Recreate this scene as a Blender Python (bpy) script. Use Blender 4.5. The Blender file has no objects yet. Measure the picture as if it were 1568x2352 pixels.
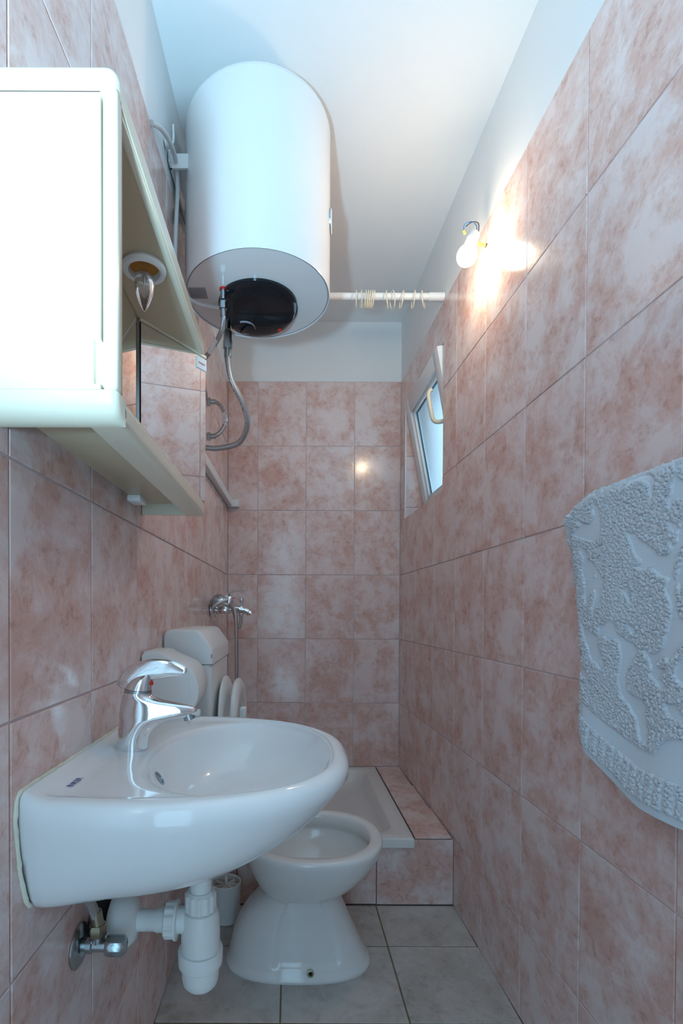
import bpy, bmesh, math, random
from mathutils import Vector, Matrix, noise
random.seed(7)
PI = math.pi
SC = bpy.context.scene
COL = SC.collection
# ------------------------------------------------------------------ camera
# image 1568 x 2352; level wide lens with shift (vertical lines stay vertical)
CAMZ = 1.0508
W_, H_, F_, CX_, CY_ = 1568.0, 2352.0, 1144.0, 665.6, 1420.0
PITCH, ROLL = .013, .0038
cp, sp, cr, sr = math.cos(PITCH), math.sin(PITCH), math.cos(ROLL), math.sin(ROLL)
MC = Matrix(((cr, 0, sr), (0, 1, 0), (-sr, 0, cr))) @ Matrix(((1, 0, 0), (0, cp, -sp), (0, sp, cp)))
right, fwd, up = MC[0], MC[1], MC[2]
cam_d = bpy.data.cameras.new('camera')
cam_d.sensor_fit = 'AUTO'; cam_d.sensor_width = 36.0
cam_d.lens = F_ / H_ * 36.0
cam_d.shift_x = (W_ / 2 - CX_) / H_
cam_d.shift_y = (CY_ - H_ / 2) / H_
cam_d.clip_start = .02
cam = bpy.data.objects.new('camera', cam_d); COL.objects.link(cam)
cam.matrix_world = Matrix(((right[0], up[0], -fwd[0], 0), (right[1], up[1], -fwd[1], 0), (right[2], up[2], -fwd[2], CAMZ), (0, 0, 0, 1)))
SC.camera = cam
# ------------------------------------------------------------------ world and light
SC.view_settings.view_transform = 'Standard'; SC.view_settings.look = 'None'
SC.view_settings.gamma = 1.0; SC.view_settings.use_curve_mapping = False
SC.view_settings.exposure = 0.22
wd = bpy.data.worlds.new('world'); SC.world = wd; wd.use_nodes = True
bg = wd.node_tree.nodes['Background']
bg.inputs[0].default_value = (.42, .75, 1.0, 1); bg.inputs[1].default_value = 2.8

def area(name, loc, target, sx, sy, power, col):
    l = bpy.data.lights.new(name, 'AREA'); l.shape = 'RECTANGLE'; l.size = sx; l.size_y = sy; l.energy = power; l.color = col
    o = bpy.data.objects.new(name, l); COL.objects.link(o); o.location = loc
    o.rotation_euler = (Vector(target) - Vector(loc)).to_track_quat('-Z', 'Y').to_euler()
    return o
# the photographer's flash beside the camera, tipped up at the ceiling
fd = bpy.data.lights.new('bounce_flash', 'SPOT'); fd.energy = 86; fd.color = (.40, .75, 1.0)
fd.spot_size = math.radians(122); fd.spot_blend = 1.0; fd.shadow_soft_size = .035
fo = bpy.data.objects.new('bounce_flash', fd); COL.objects.link(fo); fo.location = (-.185, .0, 1.13)
fo.rotation_euler = (Vector((-.22, .62, 2.55)) - Vector(fo.location)).to_track_quat('-Z', 'Y').to_euler()

# ------------------------------------------------------------------ helpers
def tag(o, label=None, cat=None, group=None, kind=None):
    if label: o['label'] = label
    if cat: o['category'] = cat
    if group: o['group'] = group
    if kind: o['kind'] = kind
    return o

def empty(name, loc=(0, 0, 0), rot=None):
    o = bpy.data.objects.new(name, None); COL.objects.link(o); o.location = loc; o.empty_display_size = .05
    if rot: o.rotation_euler = rot
    return o

def mesh_obj(name, me, mat, parent=None):
    o = bpy.data.objects.new(name, me); COL.objects.link(o)
    if mat is not None:
        idx = [p.material_index for p in me.polygons]; me.materials.clear()
        for m in (mat if isinstance(mat, (list, tuple)) else [mat]): me.materials.append(m)
        if any(idx): me.polygons.foreach_set('material_index', idx)
    if parent is not None: o.parent = parent
    return o

class MB:
    """collects shapes into one mesh; coordinates are those of the parent"""
    def __init__(s): s.v = []; s.f = []; s.mi = []
    def add(s, vs, fs, M=None, mi=0):
        n = len(s.v)
        for p in vs:
            p = Vector(p)
            s.v.append(M @ p if M is not None else p)
        for q in fs: s.f.append([i + n for i in q]); s.mi.append(mi)
        return s
    def box(s, a, b, bev=0, seg=2, M=None, mi=0):
        bm = bmesh.new(); bmesh.ops.create_cube(bm, size=1)
        a, b = Vector(a), Vector(b)
        for v in bm.verts:
            v.co = Vector([(a[i] + b[i]) / 2 + v.co[i] * (b[i] - a[i]) for i in range(3)])
        if bev: bmesh.ops.bevel(bm, geom=bm.edges[:], offset=bev, segments=seg, profile=.5, affect='EDGES')
        return s.bm(bm, M, mi)
    def bm(s, bm, M=None, mi=0):
        bm.verts.index_update()
        s.add([v.co.copy() for v in bm.verts], [[v.index for v in f.verts] for f in bm.faces], M, mi); bm.free(); return s
    def loft(s, rings, cap0=True, cap1=True, M=None, mi=0, closed=True):
        n = len(rings[0]); vs = [p for r in rings for p in r]; fs = []
        for k in range(len(rings) - 1):
            for i in range(n if closed else n - 1):
                j = (i + 1) % n
                fs.append([k * n + i, k * n + j, (k + 1) * n + j, (k + 1) * n + i])
        if cap0: fs.append(list(range(n))[::-1])
        if cap1: fs.append([(len(rings) - 1) * n + i for i in range(n)])
        return s.add(vs, fs, M, mi)
    def lathe(s, prof, n=32, M=None, mi=0, cap=True):
        rings = [[(r * math.cos(2 * PI * i / n), r * math.sin(2 * PI * i / n), z) for i in range(n)] for r, z in prof]
        return s.loft(rings, cap, cap, M, mi)
    def tube(s, pts, r, n=10, M=None, mi=0, cap=True, flat=None):
        pts = [Vector(p) for p in pts]
        rs = r if isinstance(r, (list, tuple)) else [r] * len(pts)
        rings = []; prev = None
        for i, p in enumerate(pts):
            t = (pts[min(i + 1, len(pts) - 1)] - pts[max(i - 1, 0)]).normalized()
            if prev is None:
                a = Vector((0, 0, 1)) if abs(t.z) < .9 else Vector((0, 1, 0))
                nx = t.cross(a).normalized()
            else: nx = (prev - t * prev.dot(t)).normalized()
            prev = nx; ny = t.cross(nx)
            rr = rs[i]; ra, rb = rr if isinstance(rr, (list, tuple)) else (rr, rr)
            rings.append([p + nx * ra * math.cos(2 * PI * k / n) + ny * rb * math.sin(2 * PI * k / n) for k in range(n)])
        return s.loft(rings, cap, cap, M, mi)
    def prism(s, poly, z0, z1, M=None, mi=0, bev=0, seg=2, sel=None):
        bm = bmesh.new()
        lo = [bm.verts.new((x, y, z0)) for x, y in poly]; hi = [bm.verts.new((x, y, z1)) for x, y in poly]
        bm.faces.new(lo[::-1]); bm.faces.new(hi)
        n = len(poly)
        for i in range(n): bm.faces.new([lo[i], lo[(i + 1) % n], hi[(i + 1) % n], hi[i]])
        bmesh.ops.recalc_face_normals(bm, faces=bm.faces[:])
        if bev: bmesh.ops.bevel(bm, geom=[e for e in bm.edges if sel is None or sel(e.verts[0].co, e.verts[1].co)], offset=bev, segments=seg, profile=.5, affect='EDGES')
        return s.bm(bm, M, mi)
    def mesh(s, name, sharp=40, smooth=True):
        me = bpy.data.meshes.new(name); me.from_pydata([tuple(v) for v in s.v], [], s.f)
        bm = bmesh.new(); bm.from_mesh(me); bmesh.ops.recalc_face_normals(bm, faces=bm.faces[:]); bm.to_mesh(me); bm.free()
        if smooth:
            me.polygons.foreach_set('use_smooth', [True] * len(me.polygons))
            me.set_sharp_from_angle(angle=math.radians(sharp))
        if any(s.mi): me.polygons.foreach_set('material_index', s.mi)
        me.update(); return me
    def build(s, name, mat, parent=None, sharp=40, smooth=True):
        return mesh_obj(name, s.mesh(name, sharp, smooth), mat, parent)

def spline(pts, k=8):
    pts = [Vector(p) for p in pts]; out = []
    for i in range(len(pts) - 1):
        p0 = pts[max(i - 1, 0)]; p1 = pts[i]; p2 = pts[i + 1]; p3 = pts[min(i + 2, len(pts) - 1)]
        for j in range(k):
            t = j / k
            out.append(.5 * ((2 * p1) + (p2 - p0) * t + (2 * p0 - 5 * p1 + 4 * p2 - p3) * t * t + (3 * p1 - p0 - 3 * p2 + p3) * t ** 3))
    out.append(pts[-1]); return out

def axis(loc, d):
    """matrix with local z along d"""
    return Matrix.Translation(Vector(loc)) @ Vector(d).to_track_quat('Z', 'Y').to_matrix().to_4x4()

def lerp(a, b, t): return a + (b - a) * t
def sstep(a, b, x):
    t = max(0, min(1, (x - a) / (b - a))); return t * t * (3 - 2 * t)
def interp(tab, x):
    if x <= tab[0][0]: return tab[0][1]
    for (a, va), (b, vb) in zip(tab, tab[1:]):
        if x <= b: return lerp(va, vb, (x - a) / (b - a))
    return tab[-1][1]

# ------------------------------------------------------------------ materials
def new_mat(name):
    m = bpy.data.materials.new(name); m.use_nodes = True
    return m, m.node_tree, m.node_tree.nodes['Principled BSDF']

def plain(name, col, rough=.4, metal=0, spec=.5, var=.03, scale=30, bump=0, bscale=200, coat=0, trans=0, ior=1.45):
    m, nt, b = new_mat(name); N, L = nt.nodes, nt.links
    tc = N.new('ShaderNodeTexCoord'); no = N.new('ShaderNodeTexNoise'); no.inputs['Scale'].default_value = scale; no.inputs['Detail'].default_value = 3
    L.new(tc.outputs['Object'], no.inputs['Vector'])
    mx = N.new('ShaderNodeMix'); mx.data_type = 'RGBA'
    mx.inputs[6].default_value = tuple(c * (1 - var) for c in col) + (1,); mx.inputs[7].default_value = tuple(min(1, c * (1 + var)) for c in col) + (1,)
    L.new(no.outputs['Fac'], mx.inputs[0]); L.new(mx.outputs[2], b.inputs['Base Color'])
    b.inputs['Roughness'].default_value = rough; b.inputs['Metallic'].default_value = metal
    b.inputs['Specular IOR Level'].default_value = spec; b.inputs['Coat Weight'].default_value = coat; b.inputs['IOR'].default_value = ior
    b.inputs['Coat Roughness'].default_value = .05
    b.inputs['Transmission Weight'].default_value = trans
    if bump:
        n2 = N.new('ShaderNodeTexNoise'); n2.inputs['Scale'].default_value = bscale; n2.inputs['Detail'].default_value = 3
        L.new(tc.outputs['Object'], n2.inputs['Vector'])
        bp = N.new('ShaderNodeBump'); bp.inputs['Strength'].default_value = bump; bp.inputs['Distance'].default_value = .002
        L.new(n2.outputs['Fac'], bp.inputs['Height']); L.new(bp.outputs['Normal'], b.inputs['Normal'])
    return m

def tile_mat(name, pale, mid, dark, rough, s1, s2, lo, hi, bump=.06):
    m, nt, b = new_mat(name); N, L = nt.nodes, nt.links
    tc = N.new('ShaderNodeTexCoord'); oi = N.new('ShaderNodeObjectInfo')
    ml = N.new('ShaderNodeVectorMath'); ml.operation = 'SCALE'; ml.inputs[0].default_value = (37, 53, 71); L.new(oi.outputs['Random'], ml.inputs['Scale'])
    ad = N.new('ShaderNodeVectorMath'); ad.operation = 'ADD'; L.new(tc.outputs['Object'], ad.inputs[0]); L.new(ml.outputs[0], ad.inputs[1])
    n1 = N.new('ShaderNodeTexNoise'); n1.inputs['Scale'].default_value = s1; n1.inputs['Detail'].default_value = 9; n1.inputs['Roughness'].default_value = .72; n1.inputs['Distortion'].default_value = .25
    L.new(ad.outputs[0], n1.inputs['Vector'])
    n2 = N.new('ShaderNodeTexNoise'); n2.inputs['Scale'].default_value = s2; n2.inputs['Detail'].default_value = 6; n2.inputs['Roughness'].default_value = .7; n2.inputs['Distortion'].default_value = .4
    L.new(ad.outputs[0], n2.inputs['Vector'])
    # veins: narrow band of a distorted noise
    r1 = N.new('ShaderNodeValToRGB'); L.new(n1.outputs['Fac'], r1.inputs[0])
    e = r1.color_ramp.elements
    e[0].position = lo; e[0].color = pale + (1,); e[1].position = hi; e[1].color = mid + (1,)
    mv = e.new((lo + hi) / 2 + .012); mv.color = tuple(lerp(a, c, .55) for a, c in zip(pale, mid)) + (1,)
    r2 = N.new('ShaderNodeValToRGB'); L.new(n2.outputs['Fac'], r2.inputs[0])
    r2.color_ramp.elements[0].position = .50; r2.color_ramp.elements[0].color = (0, 0, 0, 1); r2.color_ramp.elements[1].position = .69; r2.color_ramp.elements[1].color = (1, 1, 1, 1)
    r3 = N.new('ShaderNodeValToRGB'); L.new(n1.outputs['Fac'], r3.inputs[0])
    q = r3.color_ramp.elements; q[0].position = lo - .02; q[0].color = (.06,) * 3 + (1,); q[1].position = hi; q[1].color = (1,) * 3 + (1,)
    mm = N.new('ShaderNodeMath'); mm.operation = 'MULTIPLY'; L.new(r2.outputs[0], mm.inputs[0]); L.new(r3.outputs[0], mm.inputs[1])
    mx = N.new('ShaderNodeMix'); mx.data_type = 'RGBA'; L.new(mm.outputs[0], mx.inputs[0]); L.new(r1.outputs[0], mx.inputs[6]); mx.inputs[7].default_value = dark + (1,)
    L.new(mx.outputs[2], b.inputs['Base Color'])
    b.inputs['Roughness'].default_value = rough
    n3 = N.new('ShaderNodeTexNoise'); n3.inputs['Scale'].default_value = 70; n3.inputs['Detail'].default_value = 3; L.new(ad.outputs[0], n3.inputs['Vector'])
    bp = N.new('ShaderNodeBump'); bp.inputs['Strength'].default_value = bump; bp.inputs['Distance'].default_value = .002
    L.new(n3.outputs['Fac'], bp.inputs['Height']); L.new(bp.outputs['Normal'], b.inputs['Normal'])
    return m

M = {}
M['tile'] = tile_mat('pink_marbled_wall_tile', (.84, .695, .675), (.735, .465, .405), (.58, .315, .25), .15, 8.3, 42.0, .42, .60)
M['floor_tile'] = tile_mat('grey_marbled_floor_tile', (.60, .565, .54), (.47, .43, .40), (.33, .29, .26), .30, 7.0, 30.0, .40, .62, .10)
M['grout'] = plain('pale_mauve_grout', (.74, .64, .65), .85, var=.10, scale=40, bump=.2)
M['floor_grout'] = plain('brown_floor_grout', (.20, .15, .10), .9, var=.3, scale=25, bump=.2)
M['step_grout'] = plain('dark_mouldy_grout', (.13, .11, .11), .9, var=.4, scale=40, bump=.2)
M['plaster'] = plain('white_painted_plaster', (.86, .86, .86), .85, var=.02, scale=4, bump=.10, bscale=140)
M['ceramic'] = plain('white_glazed_ceramic', (.90, .91, .92), .07, var=.01, coat=.4)
M['toilet'] = plain('off_white_glazed_ceramic', (.84, .83, .82), .10, var=.015, coat=.3)
M['plastic'] = plain('white_plastic', (.84, .84, .83), .30, var=.015)
M['cream'] = plain('aged_cream_plastic', (.83, .755, .60), .26, var=.03, scale=8)
M['soffit'] = plain('beige_liner_and_soffit_shade', (.60, .49, .34), .34, var=.03, scale=8)  # beige liner; for the soffit, cream plastic with its shade put into the colour
M['pipe'] = plain('matte_white_pipe_plastic', (.82, .83, .82), .38, var=.03, scale=18)
M['enamel'] = plain('white_enamelled_steel', (.86, .86, .86), .17, var=.01, coat=.3)
M['black'] = plain('glossy_black_plastic', (.010, .011, .014), .10, var=.1)
M['rubber'] = plain('matte_black_rubber', (.012, .012, .014), .6, var=.1)
M['dark'] = plain('dark_gap', (.02, .016, .014), .8, var=.1)
M['chrome'] = plain('polished_chrome', (.82, .83, .85), .06, metal=1, var=.01)
M['dull'] = plain('dulled_chrome', (.42, .47, .50), .24, metal=1, var=.08)
M['brass'] = plain('tarnished_brass', (.34, .30, .22), .35, metal=1, var=.1)
M['red'] = plain('red_plastic', (.65, .03, .02), .25, var=.05)
M['blue'] = plain('blue_insulation', (.05, .18, .42), .4, var=.05)
M['navy'] = plain('navy_print', (.03, .06, .28), .5, var=.02)
M['redprint'] = plain('red_print', (.62, .08, .05), .5, var=.02)
M['darkwire'] = plain('dark_insulation', (.03, .04, .05), .4, var=.05)
M['yellow'] = plain('yellow_insulation', (.70, .55, .05), .4, var=.05)
M['cable'] = plain('light_grey_cable_sheath', (.70, .70, .70), .4, var=.03)
M['grey'] = plain('grey_print', (.30, .31, .36), .4, var=.05)
M['sticker'] = plain('silver_grey_sticker', (.36, .35, .36), .45, var=.05)
M['sealant'] = plain('yellowed_silicone', (.80, .77, .64), .5, var=.2, scale=30, bump=.3)
M['tray'] = plain('white_acrylic', (.80, .78, .77), .20, var=.02)
M['upvc'] = plain('white_window_plastic', (.84, .83, .83), .30, var=.01)
M['gasket'] = plain('grey_window_gasket', (.08, .11, .12), .5, var=.05)
M['mirror'] = plain('mirror_glass', (.90, .90, .89), .015, metal=1, var=0)
M['rail'] = plain('white_rail_plastic', (.82, .82, .82), .35, var=.02)
M['wire_gold'] = plain('orange_socket_liner', (.55, .22, .03), .4, var=.1)

def braid(name):
    m, nt, b = new_mat(name); N, L = nt.nodes, nt.links
    tc = N.new('ShaderNodeTexCoord'); w = N.new('ShaderNodeTexWave'); w.inputs['Scale'].default_value = 260; w.inputs['Distortion'].default_value = .5; w.bands_direction = 'DIAGONAL'
    L.new(tc.outputs['Object'], w.inputs['Vector'])
    mx = N.new('ShaderNodeMix'); mx.data_type = 'RGBA'; mx.inputs[6].default_value = (.26, .26, .27, 1); mx.inputs[7].default_value = (.62, .62, .62, 1)
    L.new(w.outputs['Fac'], mx.inputs[0]); L.new(mx.outputs[2], b.inputs['Base Color'])
    b.inputs['Metallic'].default_value = .85; b.inputs['Roughness'].default_value = .38
    bp = N.new('ShaderNodeBump'); bp.inputs['Strength'].default_value = .5; bp.inputs['Distance'].default_value = .001
    L.new(w.outputs['Fac'], bp.inputs['Height']); L.new(bp.outputs['Normal'], b.inputs['Normal'])
    return m
M['braid'] = braid('steel_braid')

def glassy(name, col, rough):
    m, nt, b = new_mat(name)
    b.inputs['Base Color'].default_value = col + (1,); b.inputs['Transmission Weight'].default_value = 1; b.inputs['Roughness'].default_value = rough; b.inputs['IOR'].default_value = 1.45
    return m
M['frost'] = glassy('frosted_window_glass', (.97, .99, 1.0), .40)
M['clear'] = glassy('clear_bulb_glass', (1, 1, 1), .0)

def emis(name, col, s):
    m, nt, b = new_mat(name)
    b.inputs['Base Color'].default_value = (1, 1, 1, 1); b.inputs['Emission Color'].default_value = col + (1,); b.inputs['Emission Strength'].default_value = s
    return m
M['lit'] = emis('glowing_bulb', (1.0, .80, .55), 95)

def towel_mat():
    m, nt, b = new_mat('pale_blue_grey_terry'); N, L = nt.nodes, nt.links
    tc = N.new('ShaderNodeTexCoord')
    n1 = N.new('ShaderNodeTexNoise'); n1.inputs['Scale'].default_value = 420; n1.inputs['Detail'].default_value = 2; L.new(tc.outputs['Object'], n1.inputs['Vector'])
    w = N.new('ShaderNodeTexWave'); w.bands_direction = 'Z'; w.inputs['Scale'].default_value = 150; w.inputs['Distortion'].default_value = .6; L.new(tc.outputs['Object'], w.inputs['Vector'])
    at = N.new('ShaderNodeAttribute'); at.attribute_name = 'pile'
    mh = N.new('ShaderNodeMix'); mh.data_type = 'FLOAT'; wm = N.new('ShaderNodeMath'); wm.operation = 'MULTIPLY'; wm.inputs[1].default_value = .16; L.new(w.outputs['Fac'], wm.inputs[0])
    L.new(at.outputs['Fac'], mh.inputs[0]); L.new(wm.outputs[0], mh.inputs[2]); L.new(n1.outputs['Fac'], mh.inputs[3])
    mx = N.new('ShaderNodeMix'); mx.data_type = 'RGBA'; mx.inputs[6].default_value = (.62, .69, .76, 1); mx.inputs[7].default_value = (.58, .62, .67, 1)  # self-shadow of the loops put into the darker pile colour
    L.new(at.outputs['Fac'], mx.inputs[0]); L.new(mx.outputs[2], b.inputs['Base Color'])
    b.inputs['Roughness'].default_value = .95; b.inputs['Specular IOR Level'].default_value = .1; b.inputs['Sheen Weight'].default_value = .25
    bp = N.new('ShaderNodeBump'); bp.inputs['Strength'].default_value = .6; bp.inputs['Distance'].default_value = .0018
    L.new(mh.outputs[0], bp.inputs['Height']); L.new(bp.outputs['Normal'], b.inputs['Normal'])
    return m
M['towel'] = towel_mat()

def text_mesh(name, s, size, mat, parent, matrix, ext=.0002, shear=0):
    c = bpy.data.curves.new(name, 'FONT'); c.body = s; c.size = size; c.extrude = ext; c.align_x = 'CENTER'; c.align_y = 'CENTER'; c.shear = shear
    t = bpy.data.objects.new('tmp_text', c); COL.objects.link(t)
    dg = bpy.context.evaluated_depsgraph_get(); me = bpy.data.meshes.new_from_object(t.evaluated_get(dg))
    bpy.data.objects.remove(t); me.name = name
    o = mesh_obj(name, me, mat, parent); o.matrix_local = matrix
    return o

# ------------------------------------------------------------------ room shell
AL, AR = .0138, -.0223             # the side walls converge slightly
def xl(y): return -.36 + AL * y
def xr(y): return .6278 + AR * y
YB, YF = 2.59, -.50                # back wall, wall with the door behind
ZT, ZC = 2.2412, 2.548             # top of tiles, ceiling
HT, WT = .3329, .25
JOINT = .0028
TH = .0040                          # tile thickness over the grout plane

def frame(origin, x_axis, y_axis):
    """y_axis points out of the surface; z completes it"""
    x = Vector(x_axis).normalized(); y = Vector(y_axis).normalized(); z = x.cross(y)
    return Matrix(((x[0], y[0], z[0], origin[0]), (x[1], y[1], z[1], origin[1]), (x[2], y[2], z[2], origin[2]), (0, 0, 0, 1)))

tile_cache = {}
def tile_mesh(w, h, mat, b=.0012):
    key = (round(w, 4), round(h, 4), mat)
    if key not in tile_cache:
        t = TH; mb = MB()
        def r(i, y): return [(-w / 2 + i, y, -h / 2 + i), (w / 2 - i, y, -h / 2 + i), (w / 2 - i, y, h / 2 - i), (-w / 2 + i, y, h / 2 - i)]
        mb.loft([r(0, -.001 - t), r(0, -b), r(b, 0)], False, True)
        me = mb.mesh('tile', smooth=False); me.materials.append(M[mat]); tile_cache[key] = me
    return tile_cache[key]
def put_tile(parent, Fm, u0, u1, v0, v1, mat='tile', name='tile', joint=JOINT):
    w, h = u1 - u0 - joint, v1 - v0 - joint
    if w < .004 or h < .004: return None
    jit = random.uniform(-.0004, .0003)
    me = tile_mesh(w, h, mat)
    o = bpy.data.objects.new(name, me); COL.objects.link(o); o.parent = parent
    o.matrix_local = Fm @ Matrix.Translation(((u0 + u1) / 2, jit, (v0 + v1) / 2))
    return o
def put_poly_tile(parent, Fm, poly, mat='tile', name='tile'):
    cx = sum(p[0] for p in poly) / len(poly); cz = sum(p[1] for p in poly) / len(poly)
    vs = [(x - cx, -TH - .001, z - cz) for x, z in poly] + [(x - cx, 0, z - cz) for x, z in poly]; n = len(poly)
    mb = MB().add(vs, [list(range(n, 2 * n)), list(range(n))[::-1]] + [[i, (i + 1) % n, n + (i + 1) % n, n + i] for i in range(n)])
    o = mb.build(name, M[mat], parent, smooth=False); o.matrix_local = Fm @ Matrix.Translation((cx, 0, cz)); return o
def edges(a, b, start, step):
    k = math.floor((a - start) / step) + 1; e = [a]
    while start + k * step < b - 1e-4:
        if start + k * step > a + 1e-4: e.append(start + k * step)
        k += 1
    return e + [b]
rows = edges(0, ZT, ZT, HT)

SY, SZ, TX = 1.772, .2445, .447
D = TH - .0012
# floor
fl = MB().box((-.5, YF - .02, -.12), (.75, SY + D, -.0015)).build('floor', M['floor_grout'], smooth=False); tag(fl, kind='structure', label='grey marbled square tile floor with brown joints')
FF = frame((0, 0, 0), (1, 0, 0), (0, 0, 1))      # z local = -world y
fy = edges(YF, 1.772, 1.5535, .295)
for j in range(len(fy) - 1):
    ym = (fy[j] + fy[j + 1]) / 2
    fx = edges(-.375, .66, -.0213, .333)
    for i in range(len(fx) - 1):
        put_tile(fl, FF, max(fx[i], xl(ym) - .004), min(fx[i + 1], xr(ym) + .004), -fy[j + 1], -fy[j], 'floor_tile', joint=.0042)

def prism_between(name, poly, z0, z1, mats):
    o = MB().prism(poly, z0, z1).build(name, mats, smooth=False); return o
ext = .16
# left wall: grout bed up to the tile top, plaster above
D = TH - .0012
wl = MB()
wl.prism([(xl(YF) - D, YF), (xl(YB) - D, YB + .1), (xl(YB) - ext, YB + .1), (xl(YF) - ext, YF)], -.1, ZT, mi=0)
wl.prism([(xl(YF) - .0012, YF), (xl(YB) - .0012, YB + .1), (xl(YB) - ext, YB + .1), (xl(YF) - ext, YF)], ZT, ZC + .1, mi=1)
wl = wl.build('wall_left', [M['grout'], M['plaster']], smooth=False); tag(wl, kind='structure', label='pink marbled tile wall with white plaster above, carrying basin and heater')
FL = frame((xl(0), 0, 0), (-AL, -1, 0), (1, -AL, 0))
cl = edges(YF, YB, .6249, WT)
for i in range(len(cl) - 1):
    for j in range(len(rows) - 1):
        put_tile(wl, FL, -cl[i + 1], -cl[i], rows[j], rows[j + 1], joint=.0036)
for z in (1.5505, 1.528):
    k = MB().lathe([(.0035, 0), (.0035, .0006)], 10, axis((xl(2.46), 2.46, z), (1, 0, 0))).build('drill_hole', M['dark'], wl)

# right wall with a window opening
WY0, WY1, WZ0, WZ1, WD = 1.925, 2.503, 1.519, 2.100, .24
wr = MB()
def rp(y0, y1, z0, z1, d, mi):
    wr.prism([(xr(y0) + d, y0), (xr(y1) + d, y1), (xr(y1) + WD, y1), (xr(y0) + WD, y0)], z0, z1, mi=mi)
rp(YF, WY0, -.1, ZT, D, 0); rp(WY1, YB + .1, -.1, ZT, D, 0); rp(WY0, WY1, -.1, WZ0, D, 0); rp(WY0, WY1, WZ1, ZT, D, 0)
rp(YF, YB + .1, ZT, ZC + .1, .0012, 1)
wr = wr.build('wall_right', [M['grout'], M['plaster']], smooth=False); tag(wr, kind='structure', label='pink marbled tile wall with white plaster above and small window opening')
FR = frame((xr(0), 0, 0), (AR, 1, 0), (-1, AR, 0))
c_r = edges(YF, YB, 1.0302, WT)
g = JOINT / 2
for i in range(len(c_r) - 1):
    for j in range(len(rows) - 1):
        u0, u1, v0, v1 = c_r[i], c_r[i + 1], rows[j], rows[j + 1]
        a0, a1, b0, b1 = max(u0, WY0), min(u1, WY1), max(v0, WZ0), min(v1, WZ1)
        if a0 >= a1 - 1e-4 or b0 >= b1 - 1e-4: put_tile(wr, FR, u0, u1, v0, v1); continue
        fullu, fullv = (a1 - a0 > u1 - u0 - 1e-4), (b1 - b0 > v1 - v0 - 1e-4)
        if fullu and fullv: continue
        if fullv:
            if a0 > u0 + 1e-4: put_tile(wr, FR, u0, a0 + g, v0, v1)
            if a1 < u1 - 1e-4: put_tile(wr, FR, a1 - g, u1, v0, v1)
        elif fullu:
            if b0 > v0 + 1e-4: put_tile(wr, FR, u0, u1, v0, b0 + g)
            if b1 < v1 - 1e-4: put_tile(wr, FR, u0, u1, b1 - g, v1)
        else:
            U0, U1, V0, V1 = u0 + g, u1 - g, v0 + g, v1 - g
            left_notch = a0 <= u0 + 1e-4; low_notch = b0 <= v0 + 1e-4
            if left_notch and low_notch: p = [(a1, V0), (U1, V0), (U1, V1), (U0, V1), (U0, b1), (a1, b1)]
            elif left_notch: p = [(U0, V0), (U1, V0), (U1, V1), (a1, V1), (a1, b0), (U0, b0)]
            elif low_notch: p = [(U0, V0), (a0, V0), (a0, b1), (U1, b1), (U1, V1), (U0, V1)]
            else: p = [(U0, V0), (U1, V0), (U1, b0), (a0, b0), (a0, V1), (U0, V1)]
            put_poly_tile(wr, FR, p)
# back wall
wb = MB()
wb.box((-.5, YB + D, -.1), (.75, YB + .15, ZT), mi=0); wb.box((-.5, YB + .0012, ZT), (.75, YB + .15, ZC + .1), mi=1)
wb = wb.build('wall_back', [M['grout'], M['plaster']], smooth=False); tag(wb, kind='structure', label='pink marbled tile end wall of the shower with white plaster above')
FB = frame((0, YB, 0), (-1, 0, 0), (0, -1, 0))
cb = edges(xl(YB), xr(YB), -.1694, WT)
for i in range(len(cb) - 1):
    for j in range(len(rows) - 1):
        put_tile(wb, FB, -cb[i + 1], -cb[i], rows[j], rows[j + 1])
# ceiling
ce = MB().box((-.55, YF - .1, ZC), (.85, YB + .15, ZC + .1)).build('ceiling', M['plaster'], smooth=False); tag(ce, kind='structure', label='white painted plaster ceiling above the water heater')
# unseen wall behind the camera; its doorway is narrowed to limit the daylight
DX0, DX1, DZ = -.28, .12, 2.04
wf = MB()
wf.box((-.5, YF - .12, -.1), (DX0, YF, ZC + .1)); wf.box((DX1, YF - .12, -.1), (.8, YF, ZC + .1)); wf.box((DX0, YF - .12, DZ), (DX1, YF, ZC + .1))
wf = wf.build('wall_front', M['plaster'], smooth=False); tag(wf, kind='structure', label='white plaster wall with the open doorway behind the viewer')
tr = MB()
tr.box((DX0 - .05, YF, 0), (DX0 + .01, YF + .012, DZ + .05)); tr.box((DX1 - .01, YF, 0), (DX1 + .05, YF + .012, DZ + .05)); tr.box((DX0 + .01, YF, DZ - .01), (DX1 - .01, YF + .012, DZ + .05))
tr = tr.build('trim_1', M['plastic'], smooth=False); tag(tr, kind='structure', label='white door casing around the doorway behind the viewer')

# tiled step that carries the shower tray
SY, SZ, TX = 1.772, .2445, .447
st = MB().box((xl(1.9) - .003, SY + D, -.08), (xr(1.9) - .001, YB - .0005, .150)).box((xl(1.9) - .003, SY + D, .150), (TX + .003, SY + .05, .208)).box((TX + .003, SY + D, .150), (xr(2.5) - .003, YB - .0005, SZ - D)).build('step_base', M['step_grout'], smooth=False)
st.name = 'floor_step'; tag(st, kind='structure', label='raised step faced with pink tiles under the shower tray')
FS = frame((0, SY, 0), (-1, 0, 0), (0, -1, 0))
sx = [xl(SY), -.1865, .0635, .3135, xr(SY)]
for i in range(4): 
    top = SZ - .006 if i == 3 else .2085
    if i == 3: put_poly_tile(st, FS, [(-sx[4] + g, .004), (-sx[3] - g, .004), (-sx[3] - g, .2085), (-TX - .002, .2085), (-TX - .002, SZ - .008), (-sx[4] + g, SZ - .008)][::-1])
    else: put_tile(st, FS, -sx[i + 1], -sx[i], .003, top + .0015)
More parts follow.
